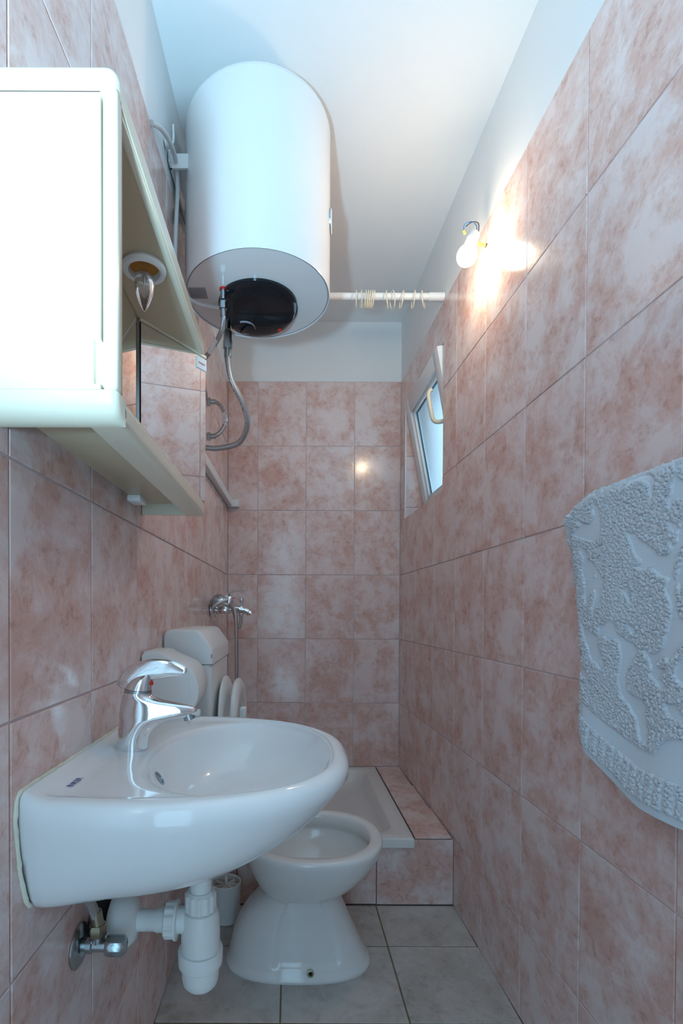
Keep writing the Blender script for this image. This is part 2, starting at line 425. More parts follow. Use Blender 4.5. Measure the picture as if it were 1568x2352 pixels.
FT = frame((0, 0, SZ), (1, 0, 0), (0, 0, 1))
sy = [SY, 2.04, 2.31, YB]
for i in range(3): put_tile(st, FT, TX + .003, xr((sy[i] + sy[i + 1]) / 2) - .001, -sy[i + 1] + .001, -sy[i], joint=.004)

# ------------------------------------------------------------------ window (structure)
win = empty('window_1', (xr(2.21) + .1, 2.21, WZ0)); tag(win, kind='structure', label='small white tilted-open window with frosted glass in the right wall')
def wpart(mb, name, mat, parent=None, **k):
    o = mb.build(name, mat, parent or win, **k); return o
IV = Matrix.Translation(-Vector(win.location))
xo = xr(2.21)
# outer frame
of = MB()
X0, X1 = xo + .125, xo + .19
of.box((X0, WY0, WZ0), (X1, WY0 + .05, WZ1), .003, M=IV); of.box((X0, WY1 - .05, WZ0), (X1, WY1, WZ1), .003, M=IV)
of.box((X0, WY0 + .05, WZ0), (X1, WY1 - .05, WZ0 + .05), .003, M=IV); of.box((X0, WY0 + .05, WZ1 - .05), (X1, WY1 - .05, WZ1), .003, M=IV)
wpart(of, 'window_frame', M['upvc'])
# reveal lining tiles and edge strips
for z0, z1 in ((WZ0 + .002, 1.5745), (1.5765, 1.829), (1.831, WZ1 - .002)):
    t = MB().box((xr(WY1) + .006, WY1 - .004, z0), (X0, WY1 + .001, z1), .0008, 1, M=IV); wpart(t, 'tile', M['tile'], smooth=False)
t = MB().box((xr(WY0) + .006, WY0 - .001, WZ0 + .002), (X0, WY0 + .004, WZ1 - .002), M=IV); wpart(t, 'reveal_lining', M['plaster'], smooth=False)
t = MB().box((xo + .006, WY0 + .004, WZ0 - .001), (X0, WY1 - .004, WZ0 + .004), M=IV); wpart(t, 'window_sill', M['upvc'], smooth=False)
t = MB().box((xo + .006, WY0 + .004, WZ1 - .004), (X0, WY1 - .004, WZ1 + .001), M=IV); wpart(t, 'reveal_lining', M['plaster'], smooth=False)
e = MB().box((xr(WY1) - .001, WY1 - .007, WZ0), (xr(WY1) + .006, WY1, WZ1), .001, 1, M=IV); wpart(e, 'edge_strip', M['upvc'])
e = MB()
e.add([(xr(WY0) - .001, WY0, WZ1 - .007), (xr(WY1) - .001, WY1, WZ1 - .007), (xr(WY1) + .006, WY1, WZ1 - .007), (xr(WY0) + .006, WY0, WZ1 - .007), (xr(WY0) - .001, WY0, WZ1), (xr(WY1) - .001, WY1, WZ1), (xr(WY1) + .006, WY1, WZ1), (xr(WY0) + .006, WY0, WZ1)],
      [[0, 1, 2, 3], [4, 5, 6, 7], [0, 1, 5, 4], [1, 2, 6, 5], [2, 3, 7, 6], [3, 0, 4, 7]], IV); wpart(e, 'edge_strip', M['grout'])
# tilted sash: hinged at its bottom edge, top leaning into the room
sash = empty('sash', (0, 0, 0)); sash.parent = win
hx, hz = xo + .092, WZ0 + .012
tilt = math.radians(10.6)
ST = IV @ Matrix.Translation((hx, 0, hz)) @ Matrix.Rotation(-tilt, 4, 'Y')
sy0, sy1, shh, st_ = 1.950, 2.494, .566, .052
fw = .066
sb = MB()
sb.box((0, sy0, 0), (st_, sy0 + fw, shh), .004, M=ST); sb.box((0, sy1 - fw, 0), (st_, sy1, shh), .004, M=ST)
sb.box((0, sy0 + fw - .001, 0), (st_, sy1 - fw + .001, fw), .004, M=ST); sb.box((0, sy0 + fw - .001, shh - fw), (st_, sy1 - fw + .001, shh), .004, M=ST)
wpart(sb, 'sash_frame', M['upvc'], sash)
bd = MB(); q = .016
for a, b in (((.012, sy0 + fw, fw), (.03, sy0 + fw + q, shh - fw)), ((.012, sy1 - fw - q, fw), (.03, sy1 - fw, shh - fw)), ((.012, sy0 + fw, fw), (.03, sy1 - fw, fw + q)), ((.012, sy0 + fw, shh - fw - q), (.03, sy1 - fw, shh - fw))):
    bd.box(a, b, .003, M=ST)
wpart(bd, 'glazing_bead', M['upvc'], sash)
gk = MB()
for a, b in (((.024, sy0 + fw + q, fw + q), (.03, sy0 + fw + q + .004, shh - fw - q)), ((.024, sy1 - fw - q - .004, fw + q), (.03, sy1 - fw - q, shh - fw - q)), ((.024, sy0 + fw + q, fw + q), (.03, sy1 - fw - q, fw + q + .004)), ((.024, sy0 + fw + q, shh - fw - q - .004), (.03, sy1 - fw - q, shh - fw - q))):
    gk.box(a, b, M=ST)
wpart(gk, 'glazing_seal', M['gasket'], sash)
wpart(MB().box((.031, sy0 + fw - .01, fw - .01), (.036, sy1 - fw + .01, shh - fw + .01), M=ST), 'pane', M['frost'], sash, smooth=False)
hy = sy0 + .032
hz0 = .285
hp = MB().box((-.008, hy - .014, hz0 - .035), (.001, hy + .014, hz0 + .035), .003, M=ST)
hp.tube(spline([(-.004, hy, hz0), (-.036, hy, hz0), (-.052, hy, hz0 + .012), (-.055, hy, hz0 + .045), (-.054, hy + .002, hz0 + .105), (-.046, hy + .002, hz0 + .125), (-.036, hy + .002, hz0 + .13)], 6), .0085, 10, ST)
wpart(hp, 'window_handle', M['cream'], sash)

# ------------------------------------------------------------------ water heater
HC = Vector((-.099, 1.503)); HR = .2137; HB, HTOP = 1.985, 2.475
wh = empty('water_heater', (HC.x, HC.y, HB)); tag(wh, 'white cylindrical electric water heater with black bottom cover on left wall', 'water heater')
def lp(prof, name, mat, par=wh, n=72, off=(0, 0, 0), **k):
    return MB().lathe(prof, n, Matrix.Translation(off)).build(name, mat, par, **k)
hh = HTOP - HB
lp([(HR - .004, .004), (HR - .001, .0), (HR, .004), (HR, hh - .03)] + [(HR - .03 + .03 * math.cos(a), hh - .03 + .03 * math.sin(a)) for a in [PI / 2 * i / 8 for i in range(1, 9)]] + [(.01, hh)], 'tank_shell', M['enamel'])
lp([(.005, .006), (HR - .0075, .006), (HR - .0065, .003)], 'bottom_plate', M['enamel'])
lp([(HR - .0062, .0045), (HR - .0062, .0025), (HR - .0045, .0025), (HR - .0045, .0045)], 'bottom_seam', M['grey'])
# black cover: dome with a flattened front band and a notch for the pipes
cc = (-.004, .030); CR = .122
cov = MB(); n = 72; rings = []
for r in (1.001, 1, .985, .95, .88, .78, .66, .52, .36, .18, .02):
    ring = []
    for i in range(n):
        a = 2 * PI * i / n; x, y = min(r, 1) * math.cos(a) * CR, min(r, 1) * math.sin(a) * CR
        tt = (y / CR + 1) / 2
        edge = .30 if r == 1 else 1 - .70 * min(r, 1) ** 14 - .16 * r ** 3
        zz = -edge * (.015 + .018 * tt + .016 * sstep(.50, .60, tt)) if r <= 1 else .004
        ring.append((cc[0] + max(x, -.086), cc[1] + y, zz))
    rings.append(ring)
cov.loft(rings)
cov = cov.build('bottom_cover', M['black'], wh, sharp=50)
MB().lathe([(.112, .004), (.112, -.004), (.106, -.006), (.01, -.006)], 48, Matrix.Translation((cc[0] - .006, cc[1], 0))).build('cover_flange', M['black'], wh)
dz = -.0425
dl = MB().lathe([(.026, .006), (.026, -.002), (.024, -.003), (.004, -.003)], 32, Matrix.Translation((-.047, .076, dz + .004)))
dl.box((-.0045, -.022, -.007), (.0045, .022, 0), .002, M=Matrix.Translation((-.047, .076, dz)) @ Matrix.Rotation(.6, 4, 'Z'))
dial = dl.build('dial', M['black'], wh)
arc = MB()
pts = [(-.047 + .033 * math.cos(a), .076 + .033 * math.sin(a)) for a in [math.radians(-110 + i * 11) for i in range(20)]]
arc.tube([(x, y, dz + .0012) for x, y in pts], [(.0012, .003)] * 6 + [(.0012, .0022)] * 14, 6)
arc.build('dial_scale', M['grey'], wh)
MB().lathe([(.0062, .004), (.0062, -.003), (.004, -.005), (.001, -.005)], 16, Matrix.Translation((.062, .086, -.0400))).build('indicator_lamp', M['red'], wh)
# rating plate
MB().box((-.200, -.050, .0012), (-.150, .0, .0029)).build('rating_plate', M['sticker'], wh, smooth=False)
pl = MB()
for k in range(7): pl.box((-.196, -.046 + k * .006, .0008), (-.160 + .004 * (k % 3), -.0440 + k * .006, .0013))
pl.build('rating_print', M['grey'], wh, smooth=False)
# pipes out of the tank
for (x, y, col, nm) in ((-.098, -.045, 'red', 'hot_outlet'), (-.104, .108, 'blue', 'cold_inlet')):
    p = MB().lathe([(.009, .006), (.009, -.03)], 20, Matrix.Translation((x, y, 0))).build(nm, M['dull'], wh)
    MB().lathe([(.0112, .004), (.0112, -.003), (.0092, -.003)], 20, Matrix.Translation((x, y, 0))).build('collar', M[col], p)
MB().lathe([(.013, .0), (.013, .03)], 6, axis((-.104, .108, -.065), (0, 0, 1))).build('safety_valve', M['dull'], wh)
# gauge on its right side
ga = MB().lathe([(.031, -.004), (.031, .004), (.029, .0055), (.003, .0055)], 32, axis((HR - .001, -.02, .215), (1, -.09, 0)))
ga.build('temperature_gauge', M['plastic'], wh)
MB().lathe([(.0325, -.004), (.0325, .002), (.031, .002)], 32, axis((HR - .001, -.02, .215), (1, -.09, 0))).build('gauge_rim', M['dull'], wh)
# bracket to the wall
br = MB().box((xl(1.5) + .001 - HC.x, -.12, .30), (xl(1.5) + .006 - HC.x, .12, .34)).box((xl(1.5) + .001 - HC.x, -.10, .30), (-HR + .035, -.094, .34)).box((xl(1.5) + .001 - HC.x, .094, .30), (-HR + .035, .10, .34))
br.build('wall_bracket', M['enamel'], wh, smooth=False)
hk = MB().tube([(xl(1.36) + .001 - HC.x, -.145, .325), (xl(1.36) + .012 - HC.x, -.145, .325)], .011, 12).tube(spline([(xl(1.36) + .010 - HC.x, -.145, .32), (xl(1.36) + .022 - HC.x, -.145, .33), (xl(1.36) + .022 - HC.x, -.145, .375)], 4), .003, 8)
hk.build('wall_hook', M['plastic'], wh)

# hoses of the heater
def hose(name, pts, r, label, ends=True, parent=None, mat='braid', k=8, cat='hose'):
    o = MB().tube(spline(pts, k), r, 12).build(name, M[mat]); tag(o, label, cat); return o
def ferrule(par, p, d, r, l, mat='dull', name='ferrule', n=16):
    return MB().lathe([(r, 0), (r, l)], n, axis(p, d)).build(name, M[mat], par)
def world_hx(dx, dy): return (HC.x + dx, HC.y + dy)
# hot hose
x, y = world_hx(-.098, -.045)
hot = hose('water_hose', [(x, y, 1.931), (x, y + .004, 1.905), (x - .012, y + .03, 1.875), (x - .05, y + .08, 1.848), (x - .10, y + .16, 1.835), (xl(1.8) + .03, 1.80, 1.83), (xl(1.86) + .002, 1.86, 1.83)], .0072, 'braided hose with white paper tag running from heater to wall behind cabinet')
ferrule(hot, (x, y, 1.928), (0, 0, 1), .0125, .020, 'dull', 'nut', 6); ferrule(hot, (x, y + .002, 1.908), (0, -.1, 1), .0088, .02)
P = spline([(x - .012, y + .03, 1.875), (x - .05, y + .08, 1.848)], 6)
MB().tube([(x - .024, y + .043, 1.8660), (x - .038, y + .062, 1.855), (x - .052, y + .083, 1.847)], .0082, 12).build('paper_tag', M['plastic'], hot)
# cold hose
x, y = world_hx(-.104, .108)
cold = hose('water_hose', [(x, y, 1.905), (x, y, 1.86), (x + .012, y + .02, 1.80), (x + .045, y + .06, 1.74), (x + .055, y + .10, 1.69), (x + .02, y + .15, 1.645), (x - .055, y + .17, 1.632), (xl(1.8) + .03, 1.79, 1.637), (xl(1.8) + .002, 1.80, 1.637)], .0095, 'long braided hose hanging in an S curve below the heater')
ferrule(cold, (x, y, 1.895), (0, 0, 1), .0145, .026, 'dull', 'nut', 6); ferrule(cold, (x, y, 1.868), (0, 0, 1), .0115, .03)
# short loop hose on the wall
yl_ = 2.0
loop = hose('water_hose', [(xl(yl_) + .010, yl_, 1.888), (-.312, yl_, 1.889), (-.288, yl_, 1.880), (-.266, yl_, 1.850), (-.260, yl_, 1.818), (-.268, yl_, 1.786), (-.290, yl_, 1.760), (-.318, yl_, 1.750), (xl(yl_) + .010, yl_, 1.750)], .0082, 'short braided hose bent into a C between two wall outlets')
for z in (1.888, 1.750):
    ferrule(loop, (xl(yl_) + .001, yl_, z), (1, 0, 0), .016, .012, 'dull', 'wall_outlet', 6); ferrule(loop, (xl(yl_) + .013, yl_, z), (1, 0, 0), .0098, .02)
MB().tube([(-.2655, yl_, 1.842), (-.260, yl_, 1.818), (-.2645, yl_, 1.797)], .0092, 14).build('paper_tag', M['plastic'], loop)
text_mesh('print', 'LUZ Q', .0135, M['navy'], loop, Matrix.Translation((-.2605, yl_ - .0096, 1.819)) @ Matrix.Rotation(PI / 2, 4, 'X') @ Matrix.Rotation(-PI / 2, 4, 'Z'))

# power cable
cab = MB().tube(spline([(xl(1.22) + .004, 1.22, 2.232), (xl(1.27) + .014, 1.265, 2.262), (xl(1.31) + .02, 1.31, 2.280), (xl(1.37) + .020, 1.37, 2.300), (xl(1.41) + .018, 1.415, 2.296), (xl(1.44) + .015, 1.438, 2.25), (xl(1.42) + .014, 1.42, 2.12), (xl(1.42) + .012, 1.425, 2.02), (xl(1.43) + .02, 1.45, 1.975), (-.27, 1.49, 1.962), (-.205, 1.525, 1.972)], 8), .0062, 10).build('power_cable', M['cable']); tag(cab, 'light grey power cable looping behind the water heater', 'cable')

# ------------------------------------------------------------------ curtain rod and rings
RY, RZ, RR = 1.92, 2.257, .0128
rod = empty('shower_curtain_rod', (.1, RY, RZ)); tag(rod, 'white shower curtain rod spanning from wall to wall', 'curtain rod')
IR = Matrix.Translation((-.1, -RY, -RZ))
MB().tube([(xl(RY) + .001, RY, RZ), (.535, RY, RZ)], RR, 20, IR).build('inner_tube', M['plastic'], rod)
MB().tube([(.525, RY, RZ), (xr(RY) - .001, RY, RZ)], RR + .0022, 20, IR).build('outer_tube', M['plastic'], rod)
ring_mb = MB(); Rr, rt = .0305, .0021; nn = 36
rings = []
for i in range(nn + 1):
    a = math.radians(100) + 2 * PI * .97 * i / nn
    rings.append((0, Rr * math.cos(a), Rr * math.sin(a)))
ring_mb.tube(rings, rt, 8); ring_me = ring_mb.mesh('curtain_ring')
for k, x in enumerate((.2482, .2673, .2823, .2901, .2973, .3049, .3129, .3672, .3871, .4218, .4669, .505)):
    o = mesh_obj('curtain_ring', ring_me, M['plastic'] if k == 0 else M['cream'])
    o.location = (x, RY, RZ + RR + rt - Rr + .0035)
    o.rotation_euler = (0, math.radians((0, -3, 4, 5, 6, 6, 7, -4, -9, 6, 5, -5)[k]), math.radians((-6, -3, -2, -1, 0, 0, 1, -16, 4, 1, -1, -24)[k]))
    if k == 0: tag(o, 'upright bright white curtain ring nearest the water heater on the rod', 'curtain ring', 'curtain rings on the rod')
    elif k < 7: tag(o, 'cream plastic curtain ring in the tight bunch on the rod', 'curtain ring', 'curtain rings on the rod')
    else: tag(o, ('fifth', 'fourth', 'third', 'second', 'first')[k - 7] + ' cream curtain ring along the rod counted from the right wall', 'curtain ring', 'curtain rings on the rod')

# ------------------------------------------------------------------ bare bulb on the right wall
lm = empty('wall_lamp', (xr(1.527), 1.527, 2.18)); tag(lm, 'bare glowing light bulb in a white socket wired to right wall', 'lamp')
IL = Matrix.Translation(-Vector(lm.location))
A = Vector((.5485, 1.512, 2.187)); B = Vector((.5135, 1.492, 2.086)); d = (B - A).normalized(); Lb = (B - A).length
MB().lathe([(.0155, 0), (.018, .004), (.018, .045), (.0165, .048), (.004, .048)], 24, IL @ axis(A, d)).build('socket', M['plastic'], lm)
prof = [(.013, .044), (.0145, .052), (.020, .062)]
rb = .0295; zc = Lb - rb
for i in range(13):
    a = math.radians(-42 + i * 11); prof.append((rb * math.cos(a), zc + rb * math.sin(a)))
prof.append((.002, zc + rb))
MB().lathe(prof, 32, IL @ axis(A, d)).build('bulb', M['lit'], lm)
MB().tube(spline([A + Vector((.006, -.004, -.001)), A + Vector((.004, -.01, .018)), A + Vector((-.012, -.012, .028)), A + Vector((-.032, -.012, .020)), A + Vector((-.034, -.010, .002))], 6), .0016, 8, IL).build('wire', M['blue'], lm)
MB().tube(spline([A + Vector((-.028, -.010, .016)), A + Vector((-.010, -.014, .026)), A + Vector((.010, -.010, .024)), A + Vector((.014, .004, .004))], 6), .0016, 8, IL).build('wire', M['darkwire'], lm)
MB().tube([A + Vector((-.034, -.010, .003)), A + Vector((-.031, -.010, -.006))], .0032, 8, IL).build('wire_end', M['yellow'], lm)
wy = xr(1.527)
MB().tube(spline([(wy - .001, 1.530, 2.166), (wy - .02, 1.525, 2.168), A + Vector((.012, .008, -.02))], 5), .004, 8, IL).build('wire', M['yellow'], lm)
MB().tube([(wy + .0005, 1.53, 2.166), (wy - .003, 1.53, 2.168)], .006, 10, IL).build('wall_hole', M['dark'], lm)

# ------------------------------------------------------------------ mirror cabinet on the left wall
CY0, CY1, CXF = .575, 1.167, -.1995
CZ0, CZB, CZS, CZ1 = 1.273, 1.305, 1.640, 1.678
mc = empty('mirror_cabinet', (-.3, .87, CZ0)); tag(mc, 'cream plastic mirror cabinet with angled mirrors and built-in lamp on left wall', 'cabinet')
IC = Matrix.Translation(-Vector(mc.location))
def bx(y): return xl(y) + .0008
MXB = -.306                       # plane of the centre mirror
def top_front(p, q):
    top_e = min(p.z, q.z) > CZ1 - 1e-4 and not (p.x < -.3 and q.x < -.3)
    vert = abs(p.z - q.z) > .01 and p.x > -.25
    return top_e or vert
hd = MB().prism([(bx(CY0), CY0), (CXF, CY0), (CXF, CY1), (bx(CY1), CY1)], CZS + .002, CZ1, M=IC, bev=.014, seg=5, sel=top_front)
hd.build('hood', M['cream'], mc)
MB().box((CXF - .013, CY0 + .004, CZS - .003), (CXF - .0025, CY1 - .003, CZS + .004), .0022, 2, M=IC).build('hood_lip', M['cream'], mc)
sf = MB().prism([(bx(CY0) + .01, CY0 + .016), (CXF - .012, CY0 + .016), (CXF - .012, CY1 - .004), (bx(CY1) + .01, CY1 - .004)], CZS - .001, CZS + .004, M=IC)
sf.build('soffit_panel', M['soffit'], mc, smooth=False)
# near wing (side cupboard) with a finger-pull notch and the edge of its mirror door
def near_poly(notch):
    p = [(bx(CY0), CY0)]
    if notch: p += [(-.2262, CY0), (-.2262, CY0 + .008), (-.2172, CY0 + .008), (-.2172, .60)]
    else: p += [(-.2182, CY0), (-.2182, .60)]
    return p + [(-.314, .757), (bx(.765), .765)]
nb = MB()
nb.prism(near_poly(False), CZB, 1.3115, M=IC); nb.prism(near_poly(True), 1.3115, 1.3625, M=IC); nb.prism(near_poly(False), 1.3625, CZS + .003, M=IC)
nb.build('side_cupboard', M['cream'], mc, smooth=False)
dr = MB().box((-.2168, CY0 + .0005, CZB + .0005), (CXF, .5955, CZS + .010), .0045, 3, M=IC)
dr.build('door_edge', M['cream'], mc)
MB().prism([(-.2005, .5965), (MXB - .001, .764), (MXB - .004, .762), (-.2045, .5965)], CZB + .001, CZS - .002, M=IC).build('mirror', M['mirror'], mc, smooth=False)
# far wing
fb = MB().prism([(bx(CY1), CY1 - .001), (CXF - .003, CY1 - .001), (CXF - .003, CY1 - .006), (-.313, 1.0115), (bx(1.0115), 1.0115)], CZB, CZS + .003, M=IC)
fb.build('side_cupboard', M['cream'], mc, smooth=False)
a, b = Vector((MXB, 1.0085)), Vector((-.1992, 1.1605))
t = (b - a).normalized(); nrm = Vector((t.y, -t.x))
def wing(off0, off1, s0, s1, z0, z1):
    q = [a + t * s0 + nrm * off0, a + t * s1 + nrm * off0, a + t * s1 + nrm * off1, a + t * s0 + nrm * off1]
    return MB().prism([(p.x, p.y) for p in q], z0, z1, M=IC)
Lw = (b - a).length
wing(.0005, .0035, .003, Lw - .001, CZB + .001, CZS - .008).build('mirror', M['mirror'], mc, smooth=False)
wing(-.004, .0005, 0, Lw, CZB + .001, CZS - .006).build('mirror_backing', M['dark'], mc, smooth=False)
wing(-.002, .005, 0, Lw, CZS - .006, CZS).build('mirror_top_trim', M['cream'], mc, smooth=False)
# centre mirror
MB().box((MXB - .004, .765, CZB), (MXB - .0005, 1.005, CZS - .003), M=IC).build('mirror', M['mirror'], mc, smooth=False)
MB().box((MXB - .001, 1.0045, CZB), (MXB + .0025, 1.0075, CZS - .003), M=IC).build('mirror_edge', M['dull'], mc, smooth=False)
MB().prism([(bx(.76), .76), (MXB - .0045, .76), (MXB - .0045, 1.008), (bx(1.008), 1.008)], CZB, CZS + .003, M=IC).build('back_panel', M['cream'], mc, smooth=False)
# maker's badge on the far mirror
bd = wing(.0035, .0062, Lw - .030, Lw - .001, CZS - .036, CZS - .011); bd = bd.build('badge', M['plastic'], mc, smooth=False)
bc = a + t * (Lw - .0155) + nrm * .0064
RM = Matrix(((t.x, 0, nrm.x, bc.x), (t.y, 0, nrm.y, bc.y), (0, 1, 0, CZS - .0235), (0, 0, 0, 1)))
text_mesh('badge_print', 'vesper', .0085, M['redprint'], bd, IC @ RM)
# bottom frame with a recessed underside
def front_low(p, q):
    return (p.x > CXF - .02 and q.x > CXF - .02) or (min(p.z, q.z) < CZ0 + .002 and max(p.z, q.z) < CZ0 + .002 and p.x > CXF - .02)
MB().prism([(CXF - .042, CY0 + .0295), (CXF, CY0 + .0295), (CXF, CY1), (CXF - .042, CY1)], CZ0, CZB, M=IC, bev=.010, seg=4, sel=lambda p, q: p.x > CXF - .02 and q.x > CXF - .02 and max(p.y, q.y) > CY0 + .04).build('front_rail', M['cream'], mc)
# near end: face rolls under at the bottom
bm = bmesh.new()
pf = [(CY0, CZB + .0002)] + [(CY0 + .030 - .030 * math.cos(an), CZ0 + .030 - .030 * math.sin(an)) for an in [PI / 2 * i / 7 for i in range(8)]] + [(.607, CZ0 + .0002), (.607, CZB + .0002)]
va = [bm.verts.new((bx(CY0), y_, z_)) for y_, z_ in pf]; vb = [bm.verts.new((CXF, y_, z_)) for y_, z_ in pf]
bm.faces.new(va); bm.faces.new(vb[::-1])
for i in range(len(pf)): bm.faces.new([va[i], vb[i], vb[(i + 1) % len(pf)], va[(i + 1) % len(pf)]])
bmesh.ops.recalc_face_normals(bm, faces=bm.faces[:])
bmesh.ops.bevel(bm, geom=[e_ for e_ in bm.edges if e_.verts[0].co.x > CXF - .001 and e_.verts[1].co.x > CXF - .001 and max(e_.verts[0].co.y, e_.verts[1].co.y) < .606], offset=.010, segments=4, profile=.5, affect='EDGES')
MB().bm(bm, IC).build('end_rail', M['cream'], mc, sharp=50)
MB().prism([(bx(CY1), CY1 - .012), (CXF - .008, CY1 - .012), (CXF - .008, CY1 - .0005), (bx(CY1), CY1 - .0005)], CZ0 + .001, CZB, M=IC, bev=.002).build('end_rail', M['cream'], mc)
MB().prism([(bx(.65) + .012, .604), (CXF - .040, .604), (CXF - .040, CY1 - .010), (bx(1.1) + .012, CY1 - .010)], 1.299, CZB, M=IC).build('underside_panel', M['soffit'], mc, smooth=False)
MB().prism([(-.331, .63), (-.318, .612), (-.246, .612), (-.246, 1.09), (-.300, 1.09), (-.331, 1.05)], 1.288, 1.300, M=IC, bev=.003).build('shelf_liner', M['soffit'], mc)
MB().prism([(bx(.6), .58), (CXF - .004, .58), (CXF - .004, CY1 - .004), (bx(1.15), CY1 - .004)], CZB - .0015, CZB + .0012, M=IC).build('niche_floor', M['cream'], mc, smooth=False)
MB().box((-.334, 1.02, 1.276), (-.306, 1.065, 1.289), .003, M=IC).build('wall_bracket', M['plastic'], mc)
# lamp in the hood
lc = (-.2505, .857)
sk = MB().lathe([(.024, .004), (.0345, .002), (.037, -.003), (.035, -.008), (.030, -.010), (.0265, -.008), (.0255, .0), (.0255, .012)], 40, IC @ Matrix.Translation((lc[0], lc[1], CZS - .003)), cap=False)
sk.build('lamp_ring', M['plastic'], mc)
MB().lathe([(.0245, 0), (.0245, .001), (.002, .001)], 32, IC @ Matrix.Translation((lc[0], lc[1], CZS - .0016))).build('lamp_well', M['wire_gold'], mc)
po = [(.010, 0), (.0135, -.010), (.0165, -.024), (.0168, -.032), (.0145, -.046), (.009, -.060), (.004, -.070), (.0008, -.074)]
bl = MB().lathe(po + [(max(r - .0007, .0003), z + .0007) for r, z in po[::-1]], 28, IC @ Matrix.Translation((lc[0], lc[1], CZS - .004)), cap=False)
bl = bl.build('candle_bulb', M['clear'], mc)
MB().lathe([(.003, -.001), (.0028, -.018), (.0015, -.024), (.0004, -.03)], 10, IC @ Matrix.Translation((lc[0], lc[1], CZS - .004))).build('filament_stem', M['dull'], bl)

# ------------------------------------------------------------------ white rail on the left wall
y0, y1 = 1.30, YB - .002
rl = empty('wall_rail', (xl(2), 2, 1.59)); tag(rl, 'slim white plastic rail along the left wall ending in the shower corner', 'rail')
IRL = Matrix.Translation(-Vector(rl.location))
MB().prism([(xl(y0) + .0006, y0), (xl(y0) + .026, y0), (xl(2.555) + .026, 2.555), (xl(2.555) + .0006, 2.555)], 1.592, 1.630, M=IRL, bev=.002).build('rail_body', M['rail'], rl)
MB().box((xl(2.57) + .001, 2.552, 1.588), (-.262, 2.589, 1.624), .003, M=IRL).build('end_cap', M['rail'], rl)

# ------------------------------------------------------------------ towel on a bar
twx = .055
bar = empty('towel_bar', (xr(.7), .7, 1.24)); tag(bar, 'chrome towel bar on right wall under the draped towel', 'towel bar')
IBt = Matrix.Translation(-Vector(bar.location))
yb0, yb1 = .36, .90
MB().tube([(xr(yb0) - twx, yb0, 1.245), (xr(yb1) - twx, yb1, 1.245)], .007, 14, IBt).build('bar', M['chrome'], bar)
for yy in (.385, .875):
    MB().tube([(xr(yy) - .0005, yy, 1.245), (xr(yy) - twx, yy, 1.245)], .0065, 12, IBt).build('post', M['chrome'], bar)
NU, NV = 440, 540
front_top = 1.252
tv = []; tf = []; pile = []
def towel_pattern(u, v):
    p = Vector((u * 20.0, v * 20.0, 3.1))
    wv = noise.noise_vector(p * .55 + Vector((7, 3, 1))) * 1.1
    a = noise.noise(p + wv) + .5 * noise.noise((p + wv) * 2.2 + Vector((11, 5, 2)))
    return sstep(-.03, .03, a + .13)
Rb = .0135
LB = .16
for j in range(NV + 1):
    for i in range(NU + 1):
        u = i / NU
        near = .42
        # v: metres along the sheet measured up from the front hem
        zb = .752 + .012 * (1 - u) + .075 * max(0, (u - .66) / .34) ** 1.6
        tall = front_top - zb
        tot = tall + PI * Rb + LB
        s = tot * j / NV
        if s < tall: zz = zb + s; off = twx + Rb; nx, nz = -1, 0
        elif s < tall + PI * Rb:
            an = (s - tall) / Rb; zz = front_top + Rb * math.sin(an); off = twx + Rb * math.cos(an); nx, nz = -math.cos(an), math.sin(an)
        else: zz = front_top - (s - tall - PI * Rb); off = twx - Rb; nx, nz = 1, 0
        yedge = interp([(.75, .905), (.82, .921), (.925, .943), (1.05, .962), (1.15, .977), (1.20, .983), (1.24, .976), (1.252, .968), (1.28, .955)], zz)
        yedge -= .028 * sstep(tall, tall + .03, s)
        yy = lerp(near, yedge, u)
        if s < tall + PI * Rb: zz -= .016 * sstep(.90, 1.0, u) * sstep(1.16, 1.25, zz)
        # soft hang
        wob = .004 * math.sin(yy * 31 + zz * 6) * sstep(0, .25, front_top - zz) if s < tall else 0
        curl = -.018 * sstep(.92, 1.0, u) * sstep(0, .09, tall - s)
        base_off = off + wob + curl + (.012 * sstep(.15, 0, s) if s < tall else 0)
        pt = towel_pattern(yy + 2.0, s + .3)
        if s < tall:
            if s < .014: pt = 0
            elif s < .058: pt = .9 * (.35 + .65 * (math.sin(yy * 330) > -.25))
            elif s < .084: pt = 0
            if s > .084 and s < .094: pt *= sstep(.084, .094, s)
        h = .0032 * pt
        if pt > .05: h += pt * .0036 * (noise.noise(Vector((yy * 240, s * 300, 0))) + .6 * noise.noise(Vector((yy * 430, s * 470, 4))))
        tv.append((xr(yy) - base_off + nx * h, yy, zz + nz * h)); pile.append(pt)
for j in range(NV):
    for i in range(NU):
        q = j * (NU + 1) + i
        tf.append((q, q + 1, q + NU + 2, q + NU + 1))
tw_me = bpy.data.meshes.new('towel'); tw_me.from_pydata(tv, [], tf)
tw_me.polygons.foreach_set('use_smooth', [True] * len(tf))
at = tw_me.attributes.new('pile', 'FLOAT', 'POINT'); at.data.foreach_set('value', pile)
tw = mesh_obj('towel', tw_me, M['towel']); tag(tw, 'pale blue-grey terry towel with raised swirl pattern hanging on right wall', 'towel')
sm = tw.modifiers.new('thickness', 'SOLIDIFY'); sm.thickness = .0035; sm.offset = 0

